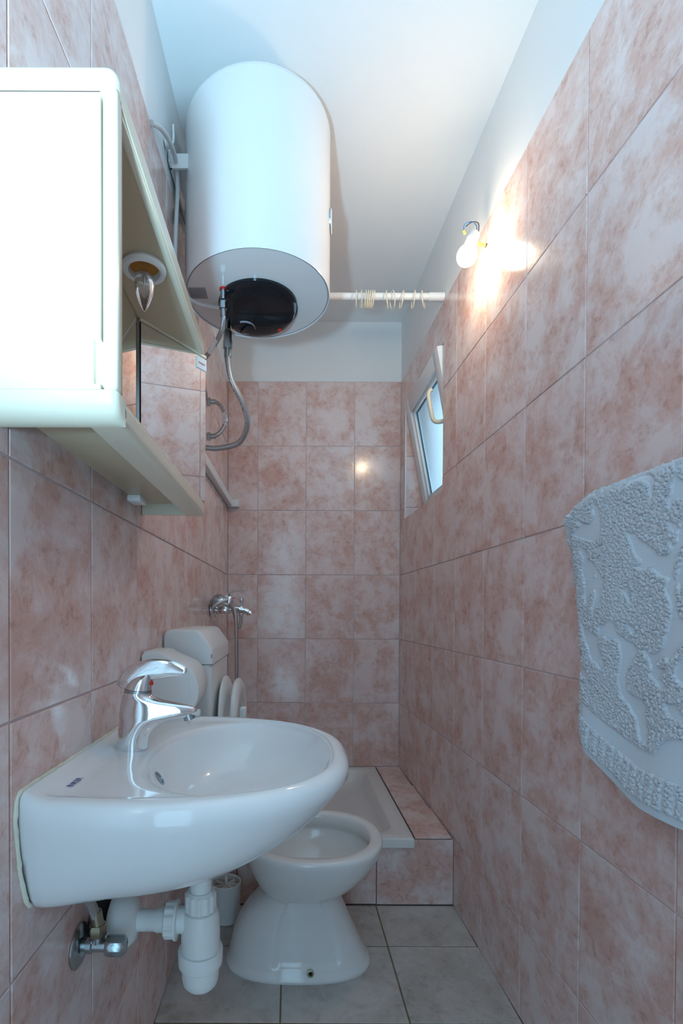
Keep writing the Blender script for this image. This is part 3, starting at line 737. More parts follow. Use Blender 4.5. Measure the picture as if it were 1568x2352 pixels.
# ------------------------------------------------------------------ washbasin
BY, BZ = .902, .806
BXW = xl(BY) + .0015
wbn = empty('washbasin', (BXW - .0012, BY, BZ), (0, 0, -AL)); tag(wbn, 'white ceramic wall-hung washbasin with a rounded front on left wall', 'washbasin')
NB = 128
cbx = .215                        # angular centre, metres from the wall
def radial(poly_fn):
    pass
def outline(hw, tip, bulge, pw, bul_at=.5):
    """closed outline of the basin seen from above: straight at the wall, D front; list of (x, y) sampled densely"""
    pts = []
    m = 200
    for i in range(m + 1):        # from near wall corner round the front to far wall corner
        t_ = -1 + 2 * i / m
        ang = t_ * PI / 2
        c, s_ = math.cos(ang), math.sin(ang)
        x = tip * (abs(c) ** (2 / pw)) * (1 if c >= 0 else -1); y = hw * math.copysign(abs(s_) ** (2 / pw), s_)
        k = x / tip
        y *= 1 + bulge * math.sin(min(1, k / (2 * bul_at)) * PI)
        pts.append((x, y))
    return pts
def resample(pts, c, n=NB):
    """points of a closed polygon along n rays from c"""
    out = []
    P_ = pts + [pts[0]]
    for k in range(n):
        a_ = -PI + 2 * PI * k / n; dx, dy = math.cos(a_), math.sin(a_); best = None
        for (x1, y1), (x2, y2) in zip(P_, P_[1:]):
            ex, ey = x2 - x1, y2 - y1; den = dx * ey - dy * ex
            if abs(den) < 1e-12: continue
            t_ = ((x1 - c[0]) * ey - (y1 - c[1]) * ex) / den; w_ = ((x1 - c[0]) * dy - (y1 - c[1]) * dx) / den
            if t_ > 0 and -1e-6 <= w_ <= 1 + 1e-6 and (best is None or t_ > best): best = t_
        out.append((c[0] + dx * best, c[1] + dy * best))
    return out
O = resample(outline(.268, .453, .072, 2.75, .5), (cbx, 0))
def inset(R, d): 
    out = []
    for (x, y) in R:
        vx, vy = x - cbx, y; l = math.hypot(vx, vy); out.append((cbx + vx * (l - d) / l if x > .0005 else x, vy * (l - d) / l))
    return out
def ell(cx, a, b, pw=2.0):
    out = []
    for k in range(NB):
        an = -PI + 2 * PI * k / NB
        dx, dy = math.cos(an), math.sin(an)
        # ray from (cbx,0) to superellipse centred (cx,0)
        lo_, hi_ = 0, .6
        for _ in range(40):
            m_ = (lo_ + hi_) / 2; X_, Y_ = cbx + dx * m_ - cx, dy * m_
            if abs(X_ / a) ** pw + abs(Y_ / b) ** pw < 1: lo_ = m_
            else: hi_ = m_
        out.append((cbx + dx * lo_, dy * lo_))
    return out
inner = [(min(x, 9), y) for x, y in inset(O, .030)]
deck_poly = [(max(x, .032), max(-.248, min(.248, y))) for x, y in inset(O, .034)]
bowl = ell(.262, .156, .221, 2.3)
deck = [(x if True else 0, y) for x, y in deck_poly]

# deck must enclose the bowl
dk = []
for (x, y), (xb, yb) in zip(deck, bowl):
    l1, l2 = math.hypot(x - cbx, y), math.hypot(xb - cbx, yb)
    kk = .007; l3 = kk * math.log(math.exp(l1 / kk) + math.exp((l2 + .002) / kk)); s_ = l3 / l1; x, y = cbx + (x - cbx) * s_, y * s_
    dk.append((x, y))
def lift(R, z): return [(x, y, z) for x, y in R]
def mixr(A_, B_, t_): return [(lerp(x1, x2, t_), lerp(y1, y2, t_)) for (x1, y1), (x2, y2) in zip(A_, B_)]
rings = []
# underside from the bottom up
UND = ((.30, .42, -.168), (.42, .615, -.167), (.523, .705, -.162), (.617, .775, -.153), (.702, .831, -.141), (.778, .878, -.121), (.844, .916, -.100), (.899, .946, -.078), (.943, .97, -.057), (.974, .987, -.040), (.994, .998, -.027))
def sye(sy, x): return sy + (1 - sy) * .45 * (1 - sstep(0, .2, x))
for sx_, sy_, z in UND:
    rings.append([(x * sx_, y * sye(sy_, x), z) for x, y in O])
rings += [lift(inset(O, .0015), -.014), lift(inset(O, .0055), -.0065), lift(inset(O, .011), -.0022), lift(inset(O, .017), -.0004), lift(mixr(inset(O, .017), dk, .6), -.0002), lift(mixr(inset(O, .017), dk, .92), -.0006), lift(dk, -.0022), lift(mixr(dk, bowl, .10), -.0050), lift(mixr(dk, bowl, .25), -.0058), lift(mixr(dk, bowl, .6), -.0062), lift(mixr(dk, bowl, .9), -.0072), lift(bowl, -.010)]
bc_ = (.20, 0)
for s_, z in ((.975, -.018), (.945, -.032), (.90, -.050), (.83, -.070), (.73, -.088), (.60, -.102), (.44, -.112), (.28, -.117), (.12, -.119)):
    rings.append([(lerp(bc_[0], x, s_), y * s_, z) for x, y in bowl])
bsn = MB().loft(rings, True, True)
# keep the back flush on the wall
bsn.v = [Vector((max(p.x, 0.0), p.y, p.z + (.010 * (1 - sstep(0, .034, p.x)) if p.z > -.03 else 0))) for p in bsn.v]
bsn.build('basin_body', M['ceramic'], wbn, sharp=60)
# overflow and drain
MB().lathe([(.0125, 0), (.0125, .0015), (.0095, .0016), (.009, -.001)], 24, axis((.1350, -.085, -.030), (.85, .1, .6)), cap=True).build('overflow_hole', M['dull'], wbn)
MB().lathe([(.030, 0), (.030, .003), (.022, .004), (.008, .001)], 32, Matrix.Translation((bc_[0], 0, -.119))).build('drain_fitting', M['chrome'], wbn)
# maker's mark printed on the deck
text_mesh('printed_mark', 'INKER', .0135, M['navy'], wbn, Matrix.Translation((.040, -.183, -.0030)) @ Matrix.Rotation(PI / 2, 4, 'Z'), ext=.0001)
# sealant bead on the wall joint
sl = MB()
pth = []
def seal_pt(yy, z): pth.append((.0010, yy, z))
for sx_, sy_, z in UND[3:]: seal_pt(-.2685 * sye(sy_, 0) - .0008, z)
for yy in (-.264, -.24, -.16, -.08, 0, .08, .16, .24, .264): seal_pt(yy, .0095 if abs(yy) < .26 else .004)
for sx_, sy_, z in UND[:2:-1]: seal_pt(.2685 * sye(sy_, 0) + .0008, z)
fine = []
for p in spline(pth, 6):
    fine.append(p + Vector((0, noise.noise(p * 60) * .0012, noise.noise(p * 80 + Vector((5, 0, 0))) * .0012)))
sl.tube(fine, [.0030 + .0014 * noise.noise(p * 90) for p in fine], 8)
sl.build('sealant_bead', M['sealant'], wbn)

# ------------------------------------------------------------------ basin mixer tap
FX, FY_, FZ = -.2855, .905, BZ - .0060
ft = empty('basin_faucet', (FX, FY_, FZ)); tag(ft, 'chrome single-lever basin tap on the white washbasin', 'faucet')
bd = MB()
def ering(cx, cz, a, b, tiltx=0, n=40, cy=0):
    out = []
    for i in range(n):
        t_ = 2 * PI * i / n
        out.append((cx + a * math.cos(t_), cy + b * math.sin(t_), cz + a * math.cos(t_) * tiltx))
    return out
def hwx(x): return interp([(-.03, .0250), (.015, .0250), (.037, .0225), (.06, .0182), (.09, .0145), (.108, .0115), (.118, .0090)], x)
fr = []
for z, x0, x1 in ((0, -.0275, .0275), (.003, -.0278, .0278), (.012, -.0272, .0275), (.022, -.0265, .0290), (.031, -.0258, .0335), (.039, -.0250, .0405), (.046, -.0244, .0495), (.052, -.0238, .0610), (.0555, -.0235, .0760), (.0580, -.0232, .0940), (.0605, -.0230, .1080), (.0640, -.0225, .1140), (.0690, -.0220, .1170), (.0740, -.0212, .1155), (.0790, -.0205, .1060), (.0840, -.0196, .0880), (.0890, -.0188, .0680), (.0930, -.0180, .0520), (.0970, -.0172, .0410), (.1010, -.0164, .0350), (.1040, -.0160, .0345)):
    ring = []
    pw_ = 2.0 + 1.2 * sstep(.05, .12, x1)
    for i in range(56):
        t_ = 2 * PI * i / 56; c_, s2 = math.cos(t_), math.sin(t_)
        x_ = (x0 + x1) / 2 + (x1 - x0) / 2 * math.copysign(abs(c_) ** (2 / pw_), c_)
        ring.append((x_, hwx(x_) * math.copysign(abs(s2) ** (2 / pw_), s2), z - (x_ - .01) * .06 * sstep(.08, .10, z)))
    fr.append(ring)
bd.loft(fr, True, True)
bd.build('tap_body', M['chrome'], ft, sharp=60)
MB().lathe([(.0105, 0), (.0105, .010), (.0085, .011), (.003, .011)], 24, axis((.101, 0, .0640), (.30, 0, -1))).build('aerator', M['dull'], ft)
MB().loft([ering(.0100, .1035, .0242, .0232, -.10), ering(.0100, .1085, .0242, .0232, -.10)]).build('collar_ring', M['dull'], ft, sharp=50)
lv = MB()
lv.loft([ering(.0105, .109, .0235, .0225, -.10), ering(.013, .118, .0215, .0205, -.05), ering(.016, .128, .0180, .0175, .1), ering(.020, .134, .012, .012, .2)], True, True)
lpts = spline([(-.012, 0, .108), (-.006, 0, .121), (.010, 0, .1345), (.034, 0, .1445), (.062, 0, .1470), (.084, 0, .1440), (.098, 0, .1400)], 6)
m_ = len(lpts); lr = []
for i in range(m_):
    t_ = i / (m_ - 1)
    lr.append((interp([(0, .019), (.25, .023), (.5, .0195), (.8, .0125), (.95, .0085), (1, .003)], t_), interp([(0, .003), (.15, .0065), (.35, .0060), (.7, .0042), (.95, .0034), (1, .0015)], t_)))
lv.tube(lpts, lr, 24)
lv = lv.build('lever', M['chrome'], ft, sharp=60)
MB().lathe([(.0042, 0), (.0042, .002), (.001, .0026)], 16, axis((.0345, -.003, .1205), (1, -.3, .1))).build('red_dot', M['red'], lv)

# ------------------------------------------------------------------ bottle trap under the basin
TXc, TYc = -.1605, .900
bt = empty('bottle_trap', (TXc, TYc, .367)); tag(bt, 'white plastic bottle trap and waste pipe under the washbasin', 'drain trap')
def tz(z): return z - .367
def tl(prof, name, n=40, par=bt, mat='pipe', **k):
    return MB().lathe([(r, tz(z)) for r, z in prof], n).build(name, M[mat], par, **k)
tl([(.0200, .530), (.0200, .640)], 'tail_pipe')
nut = MB(); 
def nutring(r, z, amp=.0016, n=48, c=6): return [((r + amp * (1 if (i * c // (n // 4)) % 2 == 0 else 0)) * math.cos(2 * PI * i / n), (r + amp * (1 if (i * c // (n // 4)) % 2 == 0 else 0)) * math.sin(2 * PI * i / n), tz(z)) for i in range(n)]
nut.loft([nutring(.026, .510, 0), nutring(.0262, .511, .002), nutring(.0262, .540, .002), nutring(.026, .541, 0), nutring(.0225, .545, 0), nutring(.0205, .545, 0)])
nut.build('slip_nut', M['pipe'], bt, sharp=30)
tl([(.030, .434), (.0345, .437), (.0352, .470), (.0340, .498), (.030, .508), (.024, .511)], 'trap_body')
tl([(.036, .4385), (.0395, .4385), (.0405, .435), (.0395, .412), (.036, .409), (.034, .409)], 'trap_collar')
tl([(.0335, .411), (.0335, .388), (.031, .377), (.026, .371), (.017, .3675), (.004, .367)], 'trap_cup')
ph = .490
def tx(prof, name, mat='pipe', n=36, **k):
    return MB().lathe([(r, z) for r, z in prof], n, Matrix.Translation((0, 0, tz(ph))) @ axis((0, 0, 0), (-1, -.02, 0))).build(name, M[mat], bt, **k)
tx([(.0225, .026), (.0225, .046)], 'side_inlet')
nb_ = MB(); Mx = Matrix.Translation((0, 0, tz(ph))) @ axis((0, 0, 0), (-1, -.02, 0))
def nr2(r, z, amp): return [((r + amp * (1 if (i * 6 // 12) % 2 == 0 else 0)) * math.cos(2 * PI * i / 48), (r + amp * (1 if (i * 6 // 12) % 2 == 0 else 0)) * math.sin(2 * PI * i / 48), z) for i in range(48)]
nb_.loft([nr2(.024, .040, 0), nr2(.0335, .041, 0), nr2(.0335, .045, 0), nr2(.0285, .046, .0022), nr2(.0285, .062, .0022), nr2(.027, .064, 0), nr2(.02, .064, 0)], M=Mx)
nb_.build('slip_nut', M['pipe'], bt, sharp=30)
tx([(.0195, .06), (.0205, .061), (.0205, .078), (.0185, .081), (.0182, .120)], 'waste_pipe')
tx([(.0185, .112), (.034, .116), (.042, .126), (.0455, .140), (.0460, .155), (.0440, .158)], 'wall_cover')
tx([(.030, .152), (.036, .166), (.046, .180), (.048, .1845)], 'rubber_gasket', 'rubber')

# ------------------------------------------------------------------ angle valves with supply hoses
def valve(y, z, label, hose_label, hose_pts):
    v = empty('angle_valve', (xl(y), y, z)); tag(v, label, 'valve', 'angle valves under the basin')
    X_ = axis((0, 0, 0), (1, 0, 0))
    MB().lathe([(.0345, .0005), (.0345, .003), (.030, .006), (.016, .009), (.014, .009)], 36, X_).build('escutcheon', M['dull'], v)
    MB().lathe([(.0085, .006), (.0085, .014), (.0125, .015), (.0125, .024), (.010, .026), (.010, .052)], 24, X_).lathe([(.0085, 0), (.0085, .022), (.004, .022)], 20, Matrix.Translation((.033, 0, 0))).build('valve_body', M['dull'], v)
    kn = MB(); 
    def kr(r, x_, amp): return [(x_, (r + amp * (.5 + .5 * math.cos(8 * 2 * PI * i / 64))) * math.cos(2 * PI * i / 64), (r + amp * (.5 + .5 * math.cos(8 * 2 * PI * i / 64))) * math.sin(2 * PI * i / 64)) for i in range(64)]
    kn.loft([kr(.0150, .048, 0), kr(.0160, .050, 0), kr(.0150, .056, .0016), kr(.0150, .074, .0016), kr(.0115, .079, 0), kr(.004, .079, 0)])
    kn.build('knob', M['dull'], v, sharp=50)
    MB().lathe([(.0130, .017), (.0145, .019), (.0145, .033), (.012, .036)], 6, Matrix.Translation((.033, 0, 0))).build('compression_nut', M['brass'], v)
    h = MB().tube(spline([(xl(y) + .033, y, z + .034)] + hose_pts, 8), .0082, 12).build('supply_hose', M['braid']); tag(h, hose_label, 'hose', 'supply hoses under the basin')
    MB().lathe([(.0098, 0), (.0098, .024)], 18, axis((xl(y) + .033, y, z + .034), (-.15, -.05, 1))).build('ferrule', M['brass'], h)
valve(.818, .497, 'tarnished chrome angle valve on left wall below the basin corner', 'braided supply hose rising from the angle valve below the basin corner', [(xl(.8) + .026, .812, .565), (xl(.8) + .014, .80, .60), (xl(.8) + .018, .795, .620), (-.318, .80, .650)])
valve(1.005, .515, 'chrome angle valve beside the waste pipe, mostly hidden by the basin', 'braided supply hose beside the waste pipe, mostly hidden by the basin', [(xl(1) + .030, 1.0, .58), (xl(1) + .03, .99, .610), (-.31, .96, .630)])

# ------------------------------------------------------------------ toilet
TYC, TZR = 1.510, .378
tq = empty('toilet', (.05, TYC, 0)); tag(tq, 'white ceramic toilet bowl on a flared pedestal with seat raised', 'toilet')
def egg(x0, x1, hw, z, n=144, pw=2.2, skew=0):
    xc, a_ = (x0 + x1) / 2 - .05, (x1 - x0) / 2
    out = []
    for i in range(n):
        t_ = 2 * PI * i / n; c_, s_ = math.cos(t_), math.sin(t_)
        out.append((xc + a_ * math.copysign(abs(c_) ** (2 / pw), c_), hw * math.copysign(abs(s_) ** (2 / pw), s_) * (1 - skew * c_), z))
    return out
rings = [egg(-.190, .246, .122, 0, pw=2.5), egg(-.191, .247, .123, .006, pw=2.5), egg(-.189, .244, .121, .012, pw=2.5), egg(-.183, .236, .114, .024, pw=2.4), egg(-.177, .222, .108, .05, pw=2.4), egg(-.168, .203, .103, .09), egg(-.152, .184, .097, .13), egg(-.125, .166, .093, .17), egg(-.10, .154, .090, .195), egg(-.082, .150, .090, .208),
         egg(-.080, .158, .096, .216), egg(-.088, .176, .113, .228), egg(-.100, .204, .135, .248), egg(-.112, .230, .154, .275), egg(-.125, .254, .170, .305), egg(-.136, .272, .182, .335), egg(-.142, .280, .189, .356), egg(-.143, .2815, .1905, .368), egg(-.141, .279, .188, TZR - .003), egg(-.136, .274, .183, TZR),
         egg(-.112, .250, .157, TZR), egg(-.107, .245, .152, TZR - .004), egg(-.104, .242, .149, TZR - .016), egg(-.102, .240, .147, TZR - .036), egg(-.108, .247, .154, TZR - .046), egg(-.106, .246, .153, TZR - .056), egg(-.085, .220, .130, TZR - .10), egg(-.05, .17, .09, TZR - .15), egg(0, .10, .045, TZR - .175)]
fine = []
for r0, r1 in zip(rings, rings[1:]):
    m_ = 4 if r0[0][2] < .2 and r1[0][2] > r0[0][2] else 1
    for k in range(m_):
        fine.append([tuple(lerp(a_, b_, k / m_) for a_, b_ in zip(p, q)) for p, q in zip(r0, r1)])
fine.append(rings[-1])
tbm = MB().loft(fine)
nv = []
for p in tbm.v:
    if p.y < -.03 and .015 < p.z < .215:
        wz = .092 * math.sqrt(max(0, 1 - (p.z / .235) ** 2)) + .004
        ins = sstep(wz + .006, wz - .008, abs(p.x - .004 + p.z * .05)) * sstep(.030, .044, p.z)
        p = Vector((p.x, p.y + .009 * ins * sstep(.03, .07, -p.y), p.z))
    nv.append(p)
tbm.v = nv
tbm.build('bowl', M['toilet'], tq, sharp=60)
# raised edge of the front panel on the pedestal, and the fixing hole
pe = MB()
MB().lathe([(.010, 0), (.010, .004), (.0055, .0045), (.004, .002)], 20, axis((.0115, -.1160, .030), (0, -1, .2))).build('screw_cap', M['brass'], tq)
MB().lathe([(.0052, .0035), (.0052, .0052)], 14, axis((.0115, -.1160, .030), (0, -1, .2))).build('screw_hole', M['dark'], tq)
# back shelf towards the wall
MB().box((-.385, -.075, .318), (-.16, .075, TZR - .012), .015, 3).build('back_shelf', M['toilet'], tq)
# raised seat and lid
def plate(ring, lean, px, pz, name, th, hole):
    bm = MB(); n_ = 64
    R_ = Matrix.Translation((px - .05, 0, pz)) @ Matrix.Rotation(-lean, 4, 'Y')
    def eggz(l, w, ins, x):
        o_ = []
        for i in range(n_):
            t_ = 2 * PI * i / n_; c_, s_ = math.cos(t_), math.sin(t_)
            o_.append((x, (w - ins) * math.copysign(abs(s_) ** .9, s_), l / 2 + (l / 2 - ins) * math.copysign(abs(c_) ** .85, c_)))
        return o_
    l, w = .455, .188
    if hole:
        bm.loft([eggz(l, w, .06, 0), eggz(l, w, .004, 0), eggz(l, w, 0, .004), eggz(l, w, 0, th - .008), eggz(l, w, .012, th), eggz(l, w, .045, th), eggz(l, w, .060, th - .012), eggz(l, w, .060, 0)], False, False, R_)
    else:
        bm.loft([eggz(l + .008, w + .004, .01, 0), eggz(l + .008, w + .004, .0, .004), eggz(l + .008, w + .004, 0, th - .004), eggz(l + .008, w + .004, .006, th)], True, True, R_)
    o_ = bm.build(name, M['plastic'], tq, sharp=50); return o_
plate(1, math.radians(3.0), -.178, .392, 'lid', .012, False)
se = plate(1, math.radians(1.0), -.158, .392, 'seat', .020, True)
for zz_ in (.77, .47):
    MB().box((-.187, -.148, zz_ - .016), (-.170, -.118, zz_ + .016), .004).build('bumper', M['plastic'], se)
hg = MB().tube([(-.222, -.09, .388), (-.222, .09, .388)], .012, 14); hg.build('hinge', M['plastic'], tq)

# ------------------------------------------------------------------ cistern
CS0, CS1, CSX = 1.335, 1.690, -.2075
cs = empty('cistern', (xl(1.51), 1.5125, .62)); tag(cs, 'white plastic toilet cistern on left wall beyond the paper holder', 'cistern')
ICs = Matrix.Translation(-Vector(cs.location))
def xs(y, o): return xl(y) + o
wback = .001
tb = MB().prism([(xl(CS0) + wback, CS0 + .003), (CSX - .003, CS0 + .003), (CSX - .003, CS1 - .003), (xl(CS1) + wback, CS1 - .003)], .600, .945, M=ICs, bev=.012, seg=3)
tb.build('tank', M['plastic'], cs)
# lid: profile across depth with a sloped front, extruded along the wall, lower lip dips at the front
prof = [(-.341, .934), (-.296, .934), (-.285, .930), (-.266, .912), (-.256, .909), (CSX, .909), (CSX, .945), (-.2085, .952), (-.2385, .994), (-.246, .9995), (-.256, 1.002), (-.322, 1.002), (-.334, .997), (-.341, .984)]
bm = bmesh.new()
lo_ = [bm.verts.new((x + 0, CS0, z)) for x, z in prof]; hi_ = [bm.verts.new((x, CS1, z)) for x, z in prof]
bm.faces.new(lo_); bm.faces.new(hi_[::-1]); n_ = len(prof)
for i in range(n_): bm.faces.new([lo_[i], hi_[i], hi_[(i + 1) % n_], lo_[(i + 1) % n_]])
bmesh.ops.recalc_face_normals(bm, faces=bm.faces[:])
eg = [e_ for e_ in bm.edges if (abs(e_.verts[0].co.y - e_.verts[1].co.y) < 1e-6 and min(e_.verts[0].co.z, e_.verts[1].co.z) > .90) and max(e_.verts[0].co.z, e_.verts[1].co.z) > .94]
bmesh.ops.bevel(bm, geom=eg, offset=.009, segments=3, profile=.5, affect='EDGES')
lid = MB().bm(bm, ICs); lid.build('lid', M['plastic'], cs, sharp=35)
MB().box((-.298, CS0 - .0012, .908), (-.2745, CS0 + .006, .931), .0015, M=ICs).build('side_plug', M['plastic'], cs)
MB().prism([(xl(CS0) + .003, CS0 + .0015), (CSX - .0015, CS0 + .0015), (CSX - .0015, CS1 - .0015), (xl(CS1) + .003, CS1 - .0015)], .925, .936, M=ICs).build('lid_seam', M['grey'], cs, smooth=False)
sm_ = [(-.340, CS0 + .0012, .9335), (-.296, CS0 + .0012, .9335), (-.285, CS0 + .0012, .9295), (-.266, CS0 + .0012, .9112), (-.256, CS0 + .0012, .9082), (CSX - .001, CS0 + .0012, .9082), (CSX - .001, CS1 - .002, .9082)]
MB().tube(sm_, .0014, 6, ICs).build('seam_line', M['grey'], cs)
MB().tube([(-.27, 1.5125, .605), (-.27, 1.5125, .367)], .022, 18, ICs).build('flush_pipe', M['plastic'], cs)

# ------------------------------------------------------------------ toilet paper holder
rh = empty('toilet_paper_holder', (xl(1.2), 1.2, .80)); tag(rh, 'white plastic toilet paper holder with rounded front on left wall', 'paper holder')
IRh = Matrix.Translation(-Vector(rh.location))
pr = [(xl(1.2) + .001, .80), (xl(1.2) + .001, .948), (xl(1.2) + .006, .954), (-.298, .956)]
ctr = (-.280, .868); rad = .0705
top = [(-.287, .949), (-.262, .938)]
pr += top
for i in range(11):
    an = math.radians(52 - i * 14); pr.append((ctr[0] + rad * math.cos(an), ctr[1] + rad * math.sin(an) * 1.05))
pr += [(-.300, .797)]
def yprism(profile, y0, y1, bev, Mx=None):
    bm = bmesh.new(); lo_ = [bm.verts.new((x, y0, z)) for x, z in profile]; hi_ = [bm.verts.new((x, y1, z)) for x, z in profile]
    f0 = bm.faces.new(lo_); f1 = bm.faces.new(hi_[::-1]); n_ = len(profile)
    for i in range(n_): bm.faces.new([lo_[i], hi_[i], hi_[(i + 1) % n_], lo_[(i + 1) % n_]])
    bmesh.ops.recalc_face_normals(bm, faces=bm.faces[:])
    if bev: bmesh.ops.bevel(bm, geom=[e_ for e_ in bm.edges if abs(e_.verts[0].co.y - e_.verts[1].co.y) < 1e-6], offset=bev, segments=3, profile=.5, affect='EDGES')
    return MB().bm(bm, Mx)
yprism(pr, 1.146, 1.275, .004, IRh).build('cover', M['plastic'], rh, sharp=35)
disc = []
for i in range(40):
    an = 2 * PI * i / 40; disc.append((-.287 + .056 * math.cos(an), .866 + .062 * math.sin(an)))
yprism(disc, 1.1445, 1.15, .001, IRh).build('end_disc', M['plastic'], rh, sharp=35)
MB().box((-.232, 1.15, .806), (-.208, 1.17, .822), .003, M=IRh).build('tear_tab', M['plastic'], rh)
MB().box((xl(1.2) + .005, 1.15, .951), (-.305, 1.27, .958), .002, M=IRh).build('top_rib', M['plastic'], rh)

# ------------------------------------------------------------------ toilet brush and holder
bxx, byy = -.214, 1.692
hb = MB().lathe([(.004, .001), (.044, .001), (.047, .004), (.050, .120), (.0505, .128), (.048, .130), (.045, .127), (.043, .08), (.003, .07)], 40, cap=False).build('brush_holder', M['plastic']); hb.location = (bxx, byy, 0); tag(hb, 'white plastic toilet brush holder cup on the floor behind the toilet', 'brush holder')
tbq = empty('toilet_brush', (bxx, byy, .075)); tag(tbq, 'white toilet brush with ribbed cap standing in its holder cup', 'toilet brush')
MB().lathe([(.030, 0), (.034, .01), (.034, .03), (.012, .040), (.004, .041)], 28).build('brush_head', M['plastic'], tbq)
rb_ = MB()
for k in range(7):
    rb_.box((.006, -.002, .030), (.040, .002, .046), .0012, M=Matrix.Rotation(2 * PI * k / 7, 4, 'Z'))
rb_.build('cap_ribs', M['plastic'], tbq)
MB().tube([(0, 0, .035), (-.004, -.002, .30)], .006, 12).build('stick', M['plastic'], tbq)

# ------------------------------------------------------------------ shower tray
tx0, tx1, ty0, ty1 = xl(2.2) + .004, TX, SY - .012, YB - .001
ts = empty('shower_tray', ((tx0 + tx1) / 2, (ty0 + ty1) / 2, .21)); tag(ts, 'white shower tray with rounded sunken floor set on the tiled step', 'shower tray')
ITs = Matrix.Translation(-Vector(ts.location))
def rrect(x0, x1, y0, y1, r, z, m=8):
    o_ = []
    for cx_, cy_, a0 in ((x1 - r, y1 - r, 0), (x0 + r, y1 - r, 90), (x0 + r, y0 + r, 180), (x1 - r, y0 + r, 270)):
        for i in range(m + 1):
            an = math.radians(a0 + 90 * i / m); o_.append((cx_ + r * math.cos(an), cy_ + r * math.sin(an), z))
    return o_
zt = SZ + .0015
rg = [rrect(tx0, tx1, ty0, ty1, .004, .2125), rrect(tx0, tx1, ty0, ty1, .004, zt - .005), rrect(tx0 + .0015, tx1 - .0015, ty0 + .0015, ty1 - .0015, .004, zt - .0015), rrect(tx0 + .005, tx1 - .005, ty0 + .005, ty1 - .005, .004, zt),
      rrect(tx0 + .055, tx1 - .058, ty0 + .066, ty1 - .045, .055, zt - .001), rrect(tx0 + .062, tx1 - .065, ty0 + .074, ty1 - .052, .055, zt - .006), rrect(tx0 + .078, tx1 - .080, ty0 + .090, ty1 - .066, .05, .20), rrect(tx0 + .095, tx1 - .10, ty0 + .11, ty1 - .085, .05, .178), rrect(tx0 + .13, tx1 - .14, ty0 + .15, ty1 - .12, .05, .170), rrect(.0, .1, 2.15, 2.25, .04, .166)]
MB().loft(rg, False, True, ITs).build('tray_body', M['tray'], ts, sharp=45)

# ------------------------------------------------------------------ shower mixer with hose and hand shower
MY, MZ = 2.145, 1.056
mx_ = empty('shower_mixer', (xl(MY), MY, MZ)); tag(mx_, 'chrome bath and shower mixer on left wall above the cistern', 'mixer tap')
for dy in (-.06, .06):
    es = MB().lathe([(.030, .0012), (.030, .004), (.024, .012), (.013, .018), (.013, .020)], 28, axis((0, dy, 0), (1, 0, 0))).lathe([(.0105, .012), (.0105, .034)], 18, axis((0, dy, 0), (1, 0, 0))).build('escutcheon', M['chrome'], mx_)
    MB().lathe([(.016, 0), (.017, .003), (.017, .012), (.015, .015)], 6, axis((.030, dy, 0), (1, 0, 0))).build('union_nut', M['chrome'], mx_)
mbd = MB().tube([(.058, -.082, 0), (.058, -.078, 0), (.058, .078, 0), (.058, .082, 0)], [.012, .0175, .0175, .012], 24)
mbd.tube([(.058, 0, .0), (.066, 0, .028), (.068, 0, .040)], [.020, .020, .0205], 24)
mbd.tube(spline([(.058, 0, 0), (.09, 0, .007), (.125, 0, .003), (.150, 0, -.006), (.162, 0, -.014)], 5), [(.0165, .0165)] * 10 + [(.0150, .0140)] * 6 + [(.0135, .0125)] * 3 + [(.009, .008)] * 2, 20)
mbd.build('mixer_body', M['chrome'], mx_, sharp=60)
MB().lathe([(.0085, 0), (.0085, .010), (.007, .011)], 18, axis((.153, 0, -.010), (-.05, 0, -1))).build('aerator', M['dull'], mx_)
MB().lathe([(.006, 0), (.0065, .012), (.0075, .018), (.011, .034), (.011, .038), (.003, .039)], 20, Matrix.Translation((.122, 0, .012))).build('diverter_knob', M['chrome'], mx_)
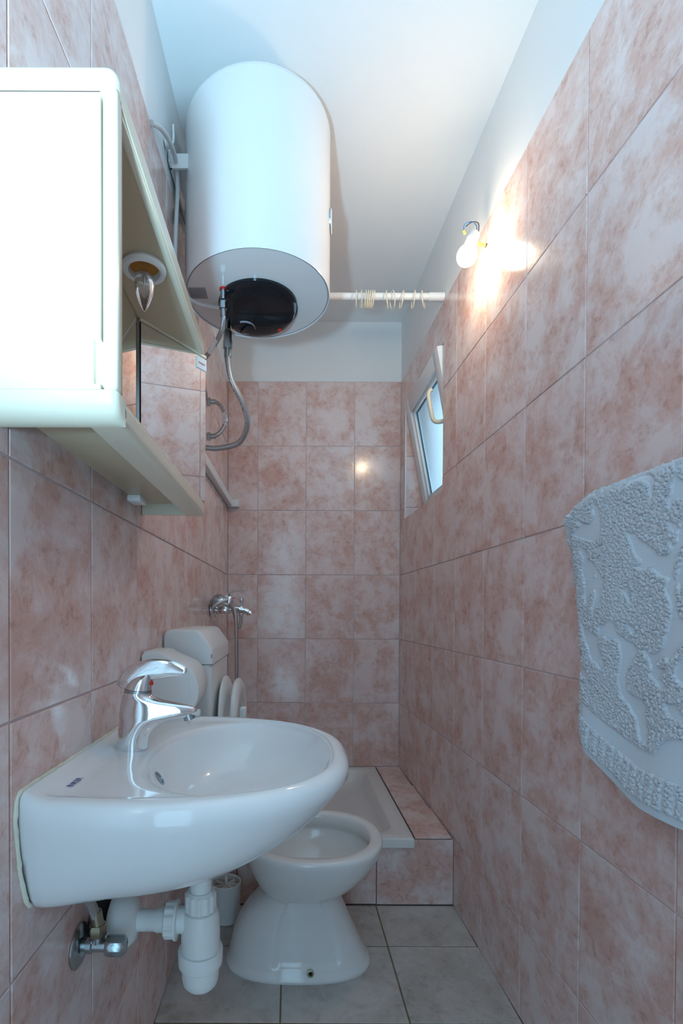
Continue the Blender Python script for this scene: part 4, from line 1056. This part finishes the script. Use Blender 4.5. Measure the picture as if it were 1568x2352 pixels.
lvm = MB().tube([(.068, 0, .040), (.072, 0, .058), (.076, 0, .066)], [.020, .018, .010], 22)
lvm.tube(spline([(.045, 0, .046), (.060, 0, .068), (.085, 0, .080), (.120, 0, .086), (.148, 0, .085)], 5), [(.019, .004)] * 6 + [(.016, .0038)] * 6 + [(.012, .003)] * 6 + [(.009, .0025)] * 3, 16)
lvm = lvm.build('lever', M['chrome'], mx_, sharp=60)
MB().lathe([(.0035, 0), (.0035, .002), (.001, .0025)], 12, axis((.0895, 0, .054), (1, 0, .1))).build('red_dot', M['red'], lvm)
MB().lathe([(.009, 0), (.010, .002), (.010, .012), (.008, .014)], 6, axis((.120, 0, -.012), (0, 0, -1))).build('hose_nut', M['chrome'], mx_)
MB().tube(spline([(.120, 0, -.024), (.119, .0, -.055), (.110, .0, -.074), (.099, .004, -.058), (.090, .012, -.020), (.082, .026, -.002)], 6), .0065, 12).build('outlet_hose', M['braid'], mx_)
# hand shower leaning in front of the mixer, its hose falling straight down
hs = empty('hand_shower', (xl(2.05) + .035, 2.05, 1.09)); tag(hs, 'chrome hand shower head resting on the mixer, hose hanging down', 'hand shower')
n_d = Vector((.50, -.06, -.86)).normalized()
hm = axis((.004, 0, -.002), n_d)
MB().lathe([(.002, -.034), (.014, -.032), (.026, -.024), (.034, -.010), (.036, .0), (.036, .004)], 36, hm).build('shower_head', M['dull'], hs, sharp=60)
MB().lathe([(.036, .003), (.0365, .005), (.0355, .009), (.003, .009)], 36, hm).build('spray_face', M['plastic'], hs)
MB().tube(spline([(.006, .005, -.004), (.030, .020, -.012), (.052, .030, -.022)], 5), [.011, .0105, .010, .010, .0098, .0096, .0095, .0095, .009, .009, .009], 14).build('handle', M['chrome'], hs)
MB().tube(spline([(.046, .010, -.012), (.066, -.005, -.030), (.076, -.02, -.065), (.079, -.02, -.13), (.080, -.02, -.25), (.079, -.02, -.45), (.074, -.01, -.70), (.074, .03, -.80)], 8), .0078, 12).build('shower_hose', M['braid'], hs)
